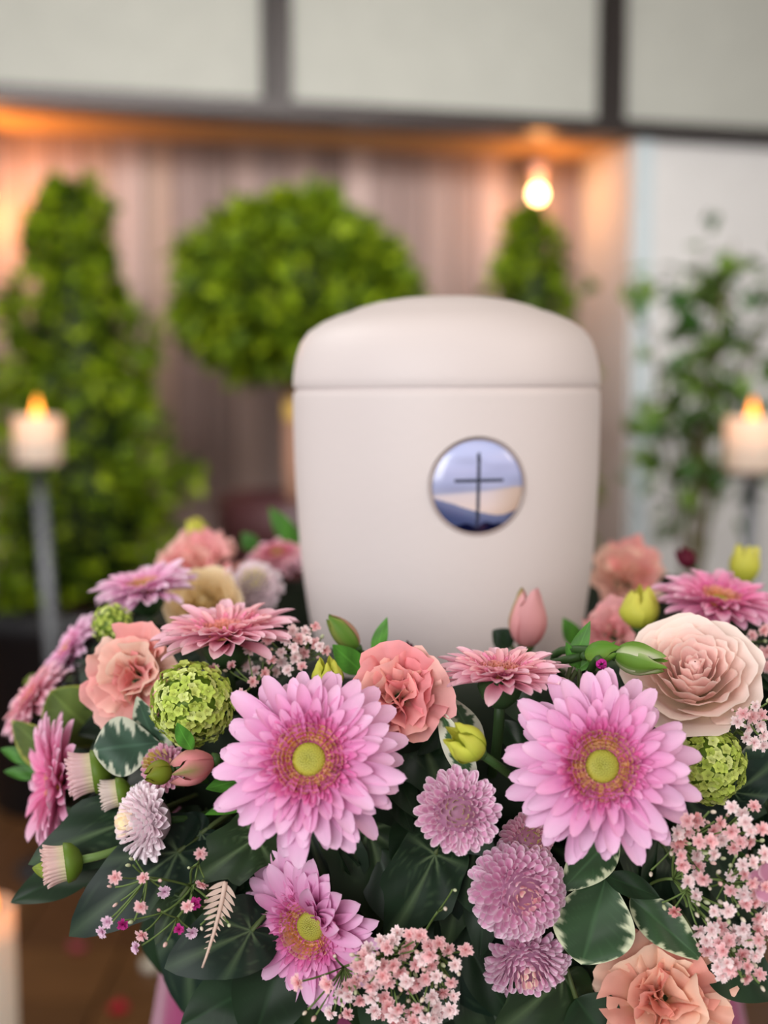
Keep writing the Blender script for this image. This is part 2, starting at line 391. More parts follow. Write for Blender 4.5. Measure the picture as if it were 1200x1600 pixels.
for px, py, c, lab in ((196, 1590, (190, 30, 60), 'fallen red rose petal on the brown tiles near the tea light'), (146, 1490, (170, 70, 90), 'fallen dull pink rose petal on the brown tiles farther from the tea light')):
    p = P(px, py, EYE / (-ray(px, py).z / ray(px, py).y))
    t = tag(obj('fallen_petal', T().put(PET, Matrix(), lin(c)).mesh('fallen_petal', M_PETAL)), lab, 'petal'); t.location = (p.x - .02, p.y, .001); t.rotation_euler = (0, 0, rnd.uniform(0, 3))

# ------------------------------------------------------------------ draped pedestal
def pedestal():
    r = thing('pedestal', 'round pedestal draped in mauve velvet under the wreath and urn', 'pedestal', (UC.x, UC.y, 0))
    obj('plinth', lathe([(.168, 0), (.168, ZB - .006), (.001, ZB - .006)], 40, lin((90, 70, 64)), cap=False).mesh('plinth', M_MATTE), r)
    def fold(rr, z, a):
        k = sm(ZB - .03, ZB - .4, z); return rr + (.018 * math.sin(11 * a + .6) + .009 * math.sin(23 * a)) * k * (1 if rr > .1 else 0) + .03 * k * (rr > .1)
    pr = [(.001, ZB), (.165, ZB), (.176, ZB - .003), (.181, ZB - .012)] + [(.183, ZB - .012 - .04 * i) for i in range(1, 24)]
    c = lin((150, 62, 104))
    obj('velvet_drape', lathe(pr, 200, c, cap=False, fold=fold).mesh('velvet_drape', M_CLOTH), r)
    # glitter ribbon running down the drape
    px, Y = 379, .70
    a = math.atan2(-.1, P(px, 1570, Y).x - UC.x)
    a = math.atan2(-math.sqrt(max(0, .195 ** 2 - (P(px, 1570, .715).x - UC.x) ** 2)), P(px, 1570, .715).x - UC.x)
    t = T(); V, C, Fs = [], [], []
    for i in range(16):
        z = ZB - .012 - .03 * i
        for s in (-1, 1):
            aa = a + s * .016; rr = fold(.183, z, aa) + .002
            V.append((rr * math.cos(aa), rr * math.sin(aa), z)); C.append(lin((214, 170, 200)))
    Fs = [(2 * i, 2 * i + 1, 2 * i + 3, 2 * i + 2) for i in range(15)]
    obj('glitter_ribbon', t.add(V, Fs, C).mesh('glitter_ribbon', M_GLIT), r)
pedestal()

# ------------------------------------------------------------------ urn
def urn():
    r = thing('urn', 'matte off-white lidded urn with round cross medallion standing inside the wreath', 'urn', UC, Quaternion((0, 1, 0), math.radians(-.45)))
    cu = lin((219, 209, 206))
    body = [(.001, 0), (.0700, 0), (.0735, .003), (.077, .012), (.084, .038), (.0895, .0678), (.0922, .0862), (.0957, .114), (.0975, .142), (.0989, .170), (.0996, .203), (.0995, .222), (.0989, .2238), (.0976, .2240), (.0976, .2265), (.05, .2265)]
    def dense(p, n=6):
        out = []
        for i in range(len(p) - 1):
            p0, p1, p2, p3 = p[max(0, i - 1)], p[i], p[i + 1], p[min(len(p) - 1, i + 2)]
            L = math.hypot(p2[0] - p1[0], p2[1] - p1[1])
            for k in range(n if .012 < L < .04 else 1):
                t = k / (n if .012 < L < .04 else 1)
                f = lambda a, b, c, d: .5 * (2 * b + (c - a) * t + (2 * a - 5 * b + 4 * c - d) * t * t + (3 * b - a - 3 * c + d) * t ** 3)
                out.append((f(p0[0], p1[0], p2[0], p3[0]), f(p0[1], p1[1], p2[1], p3[1])))
        return out + [p[-1]]
    lid = [(.0976, .2262), (.0989, .2263), (.0995, .2275), (.0993, .233), (.0985, .2392), (.0968, .2475), (.0940, .2552), (.0890, .2620), (.0800, .2680), (.0705, .2722), (.0625, .2747), (.0600, .2758), (.0560, .2774), (.0450, .2805), (.030, .2830), (.015, .2841), (.0005, .2844)]
    bm = lathe(dense(body), 160, cu).mesh('urn_body', M_URN)
    bo = obj('body', bm, r)
    az = math.radians(8.4); zc = P(752, 761, .742).z - UC.z
    nrm = Vector((math.sin(az), -math.cos(az), 0)); R = .0288
    cutm = Matrix.Translation(nrm * .0985 + Vector((0, 0, zc))) @ nrm.to_track_quat('Z', 'Y').to_matrix().to_4x4()
    ct = T().put(lathe([(R * 1.02, -.0048), (R * 1.02, .02)], 96, cu), Matrix()).mesh('cut', M_URN)
    co = obj('cutter', ct, None, Matrix.Translation(UC) @ r.rotation_quaternion.to_matrix().to_4x4() @ cutm)
    md = bo.modifiers.new('b', 'BOOLEAN'); md.operation = 'DIFFERENCE'; md.object = co; md.solver = 'EXACT'
    dg = bpy.context.evaluated_depsgraph_get(); dg.update()
    me = bpy.data.meshes.new_from_object(bo.evaluated_get(dg), preserve_all_data_layers=True, depsgraph=dg)
    bo.modifiers.clear(); bo.data = me; bpy.data.objects.remove(co)
    me.set_sharp_from_angle(angle=math.radians(32))
    lo = obj('lid', lathe(lid, 160, lambda t, a: cu).mesh('urn_lid', M_URN), r); lo.data.set_sharp_from_angle(angle=math.radians(40))
    md = obj('medallion', lathe([(R * .93, -.0046), (R * .985, -.0044), (R * .985, -.0024), (R * .965, -.0018), (R * .945, -.0024)], 96, lin((186, 168, 162)), cap=False).mesh('medallion_ring', M_PIC), r, cutm)
    md['label'] = 'round glossy medallion of a dark cross above blue hills'
    # printed picture: sky, sand-coloured horizon, hills, cross
    def pic(x, y):
        y += .02; n = math.sin(x * 3.1 + y * 9) * .5 + math.sin(x * 5.3 - y * 13 + 1) * .3 + math.sin(y * 21 + x * 2) * .25
        c = ramp([(-1, (196, 168, 148)), (-.45, (226, 205, 200)), (-.12, (214, 200, 205)), (-.05, (158, 160, 190)), (.1, (160, 166, 204)), (.35, (178, 182, 222)), (.6, (190, 196, 236)), (1, (196, 206, 248))], y - .07 * x)
        if y < -.05 + .07 * x: c = mix(c, (200, 172, 152), sm(.1, .9, x) * .8)
        else: c = mix(c, (206, 204, 236), max(0, n) * .28); c = mix(c, (140, 142, 176), max(0, -n) * .3)
        hy = np.interp(x, [-1, -.95, -.6, -.3, 0, .4, .6, .9, 1], [-.22, -.22, -.32, -.43, -.52, -.60, -.585, -.47, -.44])
        if y < hy: c = mix((112, 120, 158), (70, 80, 122), sm(hy, hy - .35, y)); c = mix(c, (44, 54, 96), sm(.5, .95, x) * .7)
        by = -.79 + .05 * math.exp(-((x - .22) / .1) ** 2) + .02 * math.sin(x * 17) - .05 * math.exp(-(x / .08) ** 2) - .06 * max(0, abs(x) - .45)
        if y < by: c = (10, 14, 50)
        cx = .0 + .026 * y
        if (abs(x - cx) < .038 and -.82 < y < .745) or (abs(y - .15) < .036 and -.52 < x < .545): c = (40, 44, 66)
        return lin(c)
    NR, NA = 84, 216; Rp = R * .95
    V, C, Fs = [(0, 0, .0)], [pic(0, 0)], []
    for i in range(1, NR + 1):
        for j in range(NA):
            a = 2 * PI * j / NA; q = i / NR; x, y = q * math.cos(a), q * math.sin(a)
            V.append((x * Rp, y * Rp, -.0030 * q ** 4)); C.append(pic(x, y))
    for j in range(NA): Fs.append((0, 1 + j, 1 + (j + 1) % NA))
    for i in range(NR - 1):
        for j in range(NA):
            a, b_ = 1 + i * NA + j, 1 + i * NA + (j + 1) % NA; Fs.append((a, a + NA, b_ + NA, b_))
    po = obj('picture', T().add(V, Fs, C).mesh('picture', M_PIC), md)
    po.matrix_basis = MX((0, 0, -.0006))
urn()

# ------------------------------------------------------------------ flowers: shared shapes
def frame_quat(n, spin=0.0):
    return n.to_track_quat('Z', 'Y') @ Quaternion((0, 0, 1), spin)
STEM = lin((54, 84, 38)); CALYX = lin((50, 76, 42))
def head(name, label, cat, px, py, n, lift=.03, Y=None, spin=0.0, group=None):
    if Y is None: Y = surfY(px, py) - lift
    return thing(name, label, cat, P(px, py, Y), frame_quat(dirv(n), spin), group), Y
def add_stem(r, back, rad=.0028, col=STEM, target=None):
    m = RM(r); mi = m.inverted(); a = Vector((0, 0, -back)); tgt = mi @ (target if target is not None else core(m.translation))
    mid = a + Vector((0, 0, -1)) * min(.04, (tgt - a).length * .5)
    obj('stem', tube(bez(a, mid, tgt, 7), rad, col, 7).mesh('stem', M_GREEN), r)

def gpetal(cols, W, bend, cup, tip=.62, ridge=.012):
    def sh(u):
        s = .36 + .64 * sm(0, .58, u)
        if u > tip: s *= max(0, 1 - ((u - tip) / (1 - tip)) ** 2.2) ** .5
        return s
    def pos(u, v):
        u = 1 - (1 - u) ** 1.7; s = sh(u); return (u - .012 * abs(v) * u, v * s * W / 2, bend[0] * u + bend[1] * u * u + bend[2] * u ** 3 + cup * v * v * s + ridge * math.cos(v * 2 * PI) * s * .5)
    def col(u, v):
        u = 1 - (1 - u) ** 1.7; c = ramp(cols, u); k = 1 - .05 * (1 + math.cos(v * 2.2 * PI)) * (1 - u * .6); return tuple(x * k for x in lin(c))
    return grid(8, 4, pos, col)
PALS = {
    'pink': dict(outer=[(0, (226, 118, 182)), (.35, (238, 158, 208)), (.75, (243, 188, 224)), (1, (247, 206, 234))],
                 mid=[(0, (220, 96, 166)), (.4, (232, 134, 194)), (1, (244, 184, 220))],
                 inn=[(0, (212, 80, 150)), (.6, (228, 112, 178)), (1, (242, 160, 206))],
                 ring=[(0, (220, 156, 74)), (.4, (236, 182, 110)), (.7, (244, 200, 158)), (1, (248, 202, 198))], disc=(176, 174, 70)),
    'hot': dict(outer=[(0, (226, 96, 158)), (.4, (244, 152, 194)), (1, (250, 208, 228))],
                mid=[(0, (218, 78, 146)), (.5, (240, 126, 176)), (1, (248, 178, 208))],
                inn=[(0, (206, 60, 128)), (.6, (230, 98, 162)), (1, (242, 152, 196))],
                ring=[(0, (196, 120, 70)), (.55, (224, 160, 84)), (1, (242, 176, 170))], disc=(196, 188, 70)),
    'light': dict(outer=[(0, (238, 150, 200)), (.35, (246, 186, 222)), (1, (253, 226, 243))],
                  mid=[(0, (236, 130, 188)), (.4, (246, 170, 214)), (1, (252, 212, 234))],
                  inn=[(0, (230, 112, 172)), (.6, (240, 144, 194)), (1, (250, 190, 220))],
                  ring=[(0, (206, 140, 56)), (.55, (224, 166, 90)), (1, (242, 190, 170))], disc=(182, 176, 70)),
    'salmon': dict(outer=[(0, (232, 124, 152)), (.4, (246, 172, 192)), (1, (252, 214, 226))],
                   mid=[(0, (230, 116, 144)), (.5, (246, 172, 186)), (1, (252, 208, 210))],
                   inn=[(0, (214, 84, 134)), (.6, (234, 122, 168)), (1, (246, 176, 198))],
                   ring=[(0, (190, 100, 80)), (.55, (224, 144, 112)), (1, (242, 172, 170))], disc=(200, 172, 80)),
}
GT = {}
for kpal, p in PALS.items():
    d = GT[kpal] = {}
    d['outer_t'] = [gpetal(p['outer'], w_, b, c) for w_, b, c in ((.25, (.06, -.02, -.10), .055), (.27, (.0, .08, -.16), .05), (.235, (.10, -.16, .0), .06), (.26, (.02, .10, -.10), .065))]
    d['mid_t'] = [gpetal(p['mid'], w_, b, c, .6) for w_, b, c in ((.27, (.10, -.12, -.0), .07), (.25, (.0, .12, -.10), .06), (.28, (.05, .06, -.14), .075))]
    d['inn_t'] = [gpetal(p['inn'], w_, b, c, .55) for w_, b, c in ((.30, (.0, .28, -.10), .09), (.34, (.0, .18, .05), .10))]
    d['ring_t'] = [grid(4, 2, lambda u, v: (u, v * .24 * (1 - .35 * u + .4 * (u > .8)), .35 * u * u + .08 * v * v), lambda u, v, p=p: lin(ramp(p['ring'], u)))]
    for k in ('outer', 'mid'):
        d[k] = [t.mesh('petal', M_PETAL) for t in d[k + '_t']]
DISC = {}
def disc_mesh(c):
    if c in DISC: return DISC[c]
    t = T(); q = random.Random(3); base = lin(c)
    t.put(lathe([(.19, -.01), (.185, .02), (.15, .045), (.10, .06), (.05, .06), (.0005, .052)], 24, base, cap=False), Matrix())
    for i in range(150):
        a = i * 2.39996; rr = .178 * math.sqrt((i + 1) / 150)
        k = .7 + .5 * (i / 150)
        t.put(ball(.0105, tuple(x * k for x in mix(base, lin((198, 190, 90)), q.random())), 5, 3, 1.4), Matrix.Translation((rr * math.cos(a), rr * math.sin(a), .058 - .9 * max(0, rr - .1) ** 1.0 * .55)))
    DISC[c] = t.mesh('disc', M_GREEN); return DISC[c]
def gerbera(label, px, py, Rpx, n, pal='pink', lift=.034, Y=None, spin=0.0, cone=0.0, seed=1, bias=None, counts=(23, 22, 20, 20, 21, 22), skip=None):
    """cone: how far the petals lift (radians); bias=(azimuth, amount): petals on that side stand up more."""
    r, Y = head('gerbera_daisy', label, 'flower', px, py, n, lift, Y, spin)
    R = Rpx * Y / F; q = random.Random(seed); d = GT[pal]; p = PALS[pal]
    def place(o_name, me, L, elev, az, r0, z0, wid=1.0, tw=0.0):
        if bias: elev += bias[1] * max(0, math.cos(az - bias[0])) ** 1.5
        M = Matrix.Rotation(az, 4, 'Z') @ Matrix.Translation((r0, 0, z0)) @ Matrix.Rotation(-elev, 4, 'Y') @ Matrix.Rotation(tw, 4, 'X') @ Matrix.Diagonal((L, L * wid, L, 1))
        obj(o_name, me, r, M)
    rows = [('outer', 1.0, -.18, .10, 0, .93), ('outer', .94, -.05, .10, .03, .95), ('outer', .84, .06, .10, .05, .98), ('mid', .72, .15, .12, .065, 1.0), ('mid', .60, .24, .15, .08, 1.0), ('mid', .50, .34, .2, .085, 1.05)]
    for k, (kind, L, el, r0, z0, wd) in enumerate(rows):
        nn = counts[k]
        for i in range(nn):
            az = 2 * PI * (i + .5 * (k % 2) + q.uniform(-.22, .22)) / nn
            ln = (L - r0) * q.uniform(.86, 1.06)
            place('petal', q.choice(d[kind]), R * ln, el + cone + q.uniform(-.13, .13), az, R * r0, R * z0, wd * q.uniform(.92, 1.12), q.uniform(-.3, .3))
    t = T()
    for (L, el, nn, r0, z0) in ((.24, .42, 30, .26, .09), (.19, .6, 34, .27, .095), (.13, .8, 36, .285, .095)):
        for i in range(nn):
            az = 2 * PI * (i + q.uniform(-.3, .3)) / nn; e = el + cone * .5 + q.uniform(-.15, .15)
            if bias: e += bias[1] * .5 * max(0, math.cos(az - bias[0])) ** 1.5
            ln = R * L * q.uniform(.82, 1.15)
            k = q.uniform(.88, 1.1)
            t.put(q.choice(d['inn_t']), Matrix.Rotation(az, 4, 'Z') @ Matrix.Translation((R * r0, 0, R * z0)) @ Matrix.Rotation(-e, 4, 'Y') @ Matrix.Rotation(q.uniform(-.4, .4), 4, 'X') @ Matrix.Diagonal((ln, ln * .95, ln, 1)), (k, k, k))
    o = obj('inner_florets', t.mesh('inner_florets', M_PETAL), r); o['kind'] = 'stuff'
    t = T().put(lathe([(.15, .07), (.20, .105), (.26, .112), (.30, .10), (.31, .08)], 24, lin((230, 174, 122)), cap=False), Matrix.Scale(R, 4))
    for (r0, el, nn, L) in ((.325, .85, 48, .10), (.295, .98, 46, .10), (.265, 1.08, 42, .10), (.235, 1.18, 36, .09), (.205, 1.28, 30, .07)):
        for i in range(nn):
            az = 2 * PI * (i + q.uniform(-.3, .3)) / nn; ln = R * L * q.uniform(.8, 1.15); k = q.uniform(.8, 1.12)
            t.put(d['ring_t'][0], Matrix.Rotation(az, 4, 'Z') @ Matrix.Translation((R * (r0 - .03), 0, R * .10)) @ Matrix.Rotation(-el, 4, 'Y') @ Matrix.Rotation(q.uniform(-.5, .5), 4, 'X') @ Matrix.Diagonal((ln, ln, ln, 1)), (k, k, k))
    o = obj('ring_florets', t.mesh('ring_florets', M_PETAL), r); o['kind'] = 'stuff'; o['label'] = 'ring of peach and orange-tipped florets'
    o = obj('disc', disc_mesh(p['disc']), r, Matrix.Translation((0, 0, R * .09)) @ Matrix.Scale(R * .86, 4)); o['label'] = 'yellow-green centre disc'
    obj('calyx', T().put(lathe([(.03, -.42), (.13, -.39), (.26, -.27), (.33, -.10), (.30, .02), (.01, .03)], 20, CALYX, cap=False), Matrix.Scale(R, 4)).mesh('calyx', M_GREEN), r)
    add_stem(r, R * .27, .0026, lin((40, 62, 30)))
    return r

# --- button chrysanthemums
def mpetal(base, edge, tipc, W=.5, hook=.25):
    def sh(u): return (.45 + .55 * sm(0, .6, u)) * (1 if u < .66 else max(0, 1 - ((u - .66) / .34) ** 2.2) ** .5)
    def pos(u, v):
        u = 1 - (1 - u) ** 1.7; s = sh(u); return (u, v * s * W / 2, hook * u * u + .16 * v * v * s)
    def col(u, v): return lin(mix(mix(base, tipc, u * .7), edge, max(sm(.35, .9, abs(v)), sm(.72, .95, u))))
    return grid(6, 4, pos, col)
MP = {'mauve': ((220, 150, 188), (255, 238, 247), (234, 184, 212)), 'pale': ((252, 226, 236), (255, 250, 252), (254, 242, 247)), 'rose': ((212, 140, 170), (244, 212, 222), (230, 176, 196))}
MT = {k: [mpetal(*c, W=w_, hook=h) for w_, h in ((.44, .20), (.48, .12), (.42, .28))] for k, c in MP.items()}
MM = {k: [t.mesh('petal', M_PETAL) for t in ts] for k, ts in MT.items()}
def mum(label, px, py, Rpx, n, kind='mauve', lift=.022, Y=None, n_pet=170, pmax=1.9, flat=1.0, eye=(170, 178, 92), eye_r=.16, seed=1, inner=.3, long=1.0, spin=0.0):
    r, Y = head('chrysanthemum', label, 'flower', px, py, n, lift, Y, spin)
    R = Rpx * Y / F; q = random.Random(seed); tin = T()
    zc = -R * .35 * flat
    for i in range(n_pet):
        f = (i + .5) / n_pet
        ph = .10 + (pmax - .10) * f ** .62; az = i * 2.39996 + q.uniform(-.08, .08)
        rr = R * (1 + .06 * q.uniform(-1, 1)) * (.90 + .1 * f * long)
        d = Vector((math.sin(ph), 0, math.cos(ph) * flat))
        tip = d * rr + Vector((0, 0, zc)); L = R * (.20 + .44 * f * long); 
        lean = ph + .0 + (.10 if f > .7 else -.05) + q.uniform(-.08, .08)
        ax = Vector((math.sin(lean), 0, math.cos(lean)))
        b = tip - ax * L
        M = Matrix.Rotation(az, 4, 'Z') @ Matrix.Translation(b) @ Matrix.Rotation(lean - PI / 2, 4, 'Y') @ Matrix.Rotation(q.uniform(-.2, .2), 4, 'X') @ Matrix.Diagonal((L, R * (.34 + .22 * f), L, 1))
        if f < inner:
            k = sm(.0, eye_r * 1.6, f); tn = mix((lin(eye)[0] / lin(MP[kind][1])[0] * 1.2, lin(eye)[1] / lin(MP[kind][1])[1] * 1.2, lin(eye)[2] / lin(MP[kind][1])[2] * 1.2), (1, 1, 1), k)
            tin.put(q.choice(MT[kind]), M, tn)
        else: obj('petal', q.choice(MM[kind]), r, M)
    o = obj('inner_petals', tin.mesh('inner_petals', M_PETAL), r); o['kind'] = 'stuff'; o['label'] = 'tight greenish eye of incurved petals'
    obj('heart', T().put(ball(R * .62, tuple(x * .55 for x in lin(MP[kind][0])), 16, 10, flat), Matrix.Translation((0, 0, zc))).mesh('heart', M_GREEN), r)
    obj('calyx', lathe([(R * .05, zc - R * .6), (R * .2, zc - R * .56), (R * .36, zc - R * .4), (R * .36, zc - R * .2), (.0005, zc)], 16, CALYX, cap=False).mesh('calyx', M_GREEN), r)
    add_stem(r, -zc + R * .58, .0019)
    return r
# half-open chrysanthemum: short tube of upright rays on a green cup
def mum_bud(label, px, py, Rpx, n, lift=.03, Y=None, seed=1, target=None, tint=(236, 200, 206)):
    r, Y = head('chrysanthemum_bud', label, 'flower bud', px, py, n, lift, Y)
    R = Rpx * Y / F; q = random.Random(seed)
    pet = grid(7, 3, lambda u, v: (u, v * .5 * (1 if u < .72 else math.sqrt(max(0, 1 - ((u - .72) / .28) ** 2))), -.35 * u * u + .1 * v * v + .25 * u), lambda u, v: lin(mix((224, 214, 170), tint, sm(0, .6, u))))
    me = pet.mesh('petal', M_PETAL)
    for ring, (rad, nn, zz) in enumerate(((.92, 26, -.25), (.70, 20, -.1))):
        for i in range(nn):
            M = Matrix.Rotation(2 * PI * (i + .5 * ring) / nn, 4, 'Z') @ Matrix.Translation((R * rad * .9, 0, R * zz)) @ Matrix.Rotation(-PI / 2 + .12 + q.uniform(-.05, .08), 4, 'Y') @ Matrix.Diagonal((R * .95, R * .25, R * .6, 1))
            obj('petal', me, r, M)
    t = T(); 
    for i in range(70):
        a = i * 2.4; rr = R * .72 * math.sqrt(i / 70); t.put(ball(R * .075, mix(lin((226, 214, 120)), lin((236, 224, 190)), i / 70), 5, 3, 2.2), Matrix.Translation((rr * math.cos(a), rr * math.sin(a), R * (.42 - .2 * (i / 70)))))
    o = obj('inner_florets', t.mesh('inner_florets', M_GREEN), r); o['kind'] = 'stuff'
    obj('core', lathe([(R * .6, -R * .3), (R * .66, R * .2), (R * .4, R * .38), (.0005, R * .42)], 14, lin((206, 190, 110)), cap=False).mesh('core', M_GREEN), r)
    t = T(); g1, g2 = lin((112, 134, 40)), lin((70, 104, 32))
    t.put(lathe([(R * .1, -R * 1.05), (R * .5, -R * .92), (R * .85, -R * .6), (R * .93, -R * .25), (R * .8, -R * .2)], 26, lambda k, a: mix(g2, g1, .5 + .5 * math.sin(a * 13)), cap=False, fold=lambda rr, z, a: rr * (1 + .05 * math.sin(13 * a))), Matrix())
    obj('calyx', t.mesh('calyx', M_GREEN), r)
    add_stem(r, R * .98, .0021, lin((112, 140, 76)), target)
    return r

# --- ruffled lisianthus
def lisianthus(label, px, py, Rpx, n, cols, lift=.03, Y=None, seed=1, n_pet=15, throat=(226, 206, 170), green=None, openness=1.0, name='lisianthus', ruf=1.0, spin=0.0):
    r, Y = head(name, label, 'flower', px, py, n, lift, Y, spin)
    R = Rpx * Y / F; q = random.Random(seed)
    for i in range(n_pet):
        f = i / (n_pet - 1)
        L = R * (.52 + .52 * f ** .8) * q.uniform(.92, 1.08); el = (1.32 - 1.0 * openness * f) + q.uniform(-.28, .28)
        A = .66 + .22 * q.random(); k1, k2, p1, p2 = q.uniform(3, 5.5), q.uniform(6, 10), q.uniform(0, 6), q.uniform(0, 6)
        c0, c1 = q.choice(cols), q.choice(cols)
        def pos(u, v):
            ew = 1 - .18 * abs(v) ** 3 + .05 * ruf * math.sin(v * k2 + p2) + .03 * ruf * math.sin(v * 17 + p1)
            rad = u * ew; ww = A * (.45 + .75 * sm(0, .7, u))
            x = rad * math.cos(v * ww * .9); y = rad * math.sin(v * ww)
            z = .40 * u * u - .34 * u ** 3.2 + ruf * u ** 1.8 * (.15 * math.sin(v * k1 + p1) + .085 * math.sin(v * k2 + p2)) + ruf * .05 * u ** 5 * math.sin(v * 15 + p1) + .08 * v * v * u
            return (x * L, y * L, z * L)
        def col(u, v):
            c = mix(throat, mix(c0, c1, .5 + .5 * v), sm(.1, .55, u)); c = mix(c, tuple(min(255, x + 14) for x in c), sm(.85, 1, u))
            if green and f > .7: c = mix(c, green, sm(.2, .9, 1 - u) * .5)
            return lin(c)
        t = grid(9, 18, pos, col)
        az = i * 2.39996 + q.uniform(-.2, .2)
        M = Matrix.Rotation(az, 4, 'Z') @ Matrix.Translation((R * .05 + R * .05 * f, 0, -R * .30 - R * .12 * f)) @ Matrix.Rotation(-el, 4, 'Y') @ Matrix.Rotation(q.uniform(-.15, .15), 4, 'X')
        obj('petal', t.mesh('petal', M_PETAL), r, M)
    obj('calyx', lathe([(R * .05, -R * .62), (R * .12, -R * .55), (R * .18, -R * .4), (R * .1, -R * .25)], 12, CALYX).mesh('calyx', M_GREEN), r)
    add_stem(r, R * .58, .0022)
    return r
# --- garden rose: cupped shells round a tight heart
def rose(label, px, py, Rpx, n, cols, lift=.03, Y=None, seed=1, layers=((.20, .42, 3), (.36, .46, 4), (.52, .46, 5), (.68, .42, 5), (.86, .34, 5), (1.0, .16, 5)), spin=0.0, wav=1.0, pointed=0.0):
    r, Y = head('rose', label, 'flower', px, py, n, lift, Y, spin)
    R = Rpx * Y / F; q = random.Random(seed); nl = len(layers)
    for k, (rad, hgt, cnt) in enumerate(layers):
        g = k / (nl - 1)
        for i in range(cnt):
            a0 = 2 * PI * (i + .37 * k) / cnt + q.uniform(-.12, .12); sp = (PI / cnt) * q.uniform(1.15, 1.4)
            h = hgt * q.uniform(.92, 1.08); ra = rad * q.uniform(.95, 1.05); curl = .10 + .30 * g * q.uniform(.7, 1.3); k1, p1 = q.uniform(4, 8), q.uniform(0, 6)
            cc = mix(cols[0], cols[1], g)
            def pos(u, v):
                a = a0 + sp * v * (.55 + .45 * math.sin(min(1, u * 1.15 + .1) * PI / 2))
                top = 1 - .22 * abs(v) ** 3 + pointed * .22 * (1 - abs(v)) ** 2 * g
                t_ = u * top
                rr = ra * (.22 + .78 * math.sin(min(1, t_ * 1.1) * PI / 2) ** .8) + curl * ra * max(0, t_ - .72) * 2.2 + wav * .03 * u ** 2 * math.sin(v * k1 + p1)
                z = -.55 + (.55 + h) * t_ - curl * .9 * max(0, t_ - .8) ** 1.3 * ra + wav * .025 * u * u * math.cos(v * k1 * 1.3 + p1)
                return (rr * math.cos(a) * R, rr * math.sin(a) * R, z * R)
            def col(u, v):
                c = mix(cols[2], cc, sm(.1, .7, u)); return lin(mix(c, cols[3], sm(.86, 1, u) * .7))
            obj('petal', grid(9, 10, pos, col).mesh('petal', M_PETAL), r)
    obj('heart', lathe([(R * .12, -R * .5), (R * .16, R * .1), (R * .1, R * .33), (.0004, R * .36)], 12, lin(cols[0]), cap=False).mesh('heart', M_GREEN), r)
    obj('hip', lathe([(R * .03, -R * .8), (R * .12, -R * .72), (R * .2, -R * .55), (R * .1, -R * .48)], 14, CALYX).mesh('hip', M_GREEN), r)
    t = T(); sep = grid(4, 2, lambda u, v: (u, v * .17 * (1 - u), -.1 * u * u), lambda u, v: CALYX)
    for i in range(5): obj('sepal', sep.mesh('sepal', M_GREEN), r, MX((0, 0, -R * .58), 2 * PI * i / 5, -.1, 0, (R * .6,) * 3))
    add_stem(r, R * .76, .003)
    return r
# --- closed buds: overlapping tepal shells over an egg
def bud(label, px, py, Rpx, Lr, n, colf, lift=.025, Y=None, tips=.3, flare=.0, seed=1, cnt=5, name='lisianthus_bud', ribs=0.0, stem_col=STEM, target=None, spin=0.0, bulge=.42):
    """egg of half-width Rpx and length Lr half-widths lying along its facing; colf(u, v, i) -> colour."""
    r, Y = head(name, label, 'flower bud', px, py, n, lift, Y, spin)
    R = Rpx * Y / F; q = random.Random(seed)
    def prof(u): return (math.sin(PI * min(1, u ** (math.log(.5) / math.log(bulge)))) ** .75) * (1 - .0 * u)
    for i in range(cnt):
        a0 = 2 * PI * i / cnt; s = .93 + .07 * (i % 2); sp = PI / cnt * 1.35; ex = q.uniform(-.04, .08)
        def pos(u, v):
            uu = min(1, u); t_ = u * (1 + ex - tips * .5 * abs(v) ** 1.5 * u)
            rr = max(.02, prof(min(.985, uu * .93))) * s * (1 + ribs * math.cos(v * 9)) + flare * sm(.72, 1, u) * (.6 + .4 * math.cos(v * 3))
            a = a0 + v * sp * (1 - .45 * sm(.55, 1, u)) + .25 * u
            return (rr * R * math.cos(a), rr * R * math.sin(a), (t_ - .5) * Lr * R)
        obj('tepal', grid(9, 6, pos, lambda u, v: lin(colf(u, v, i))).mesh('tepal', M_PETAL), r)
    obj('calyx', lathe([(R * .12, -.62 * Lr * R), (R * .3, -.55 * Lr * R), (R * .42, -.47 * Lr * R), (R * .3, -.40 * Lr * R)], 12, STEM).mesh('calyx', M_GREEN), r)
    add_stem(r, .6 * Lr * R, .0020, stem_col, target)
    return r
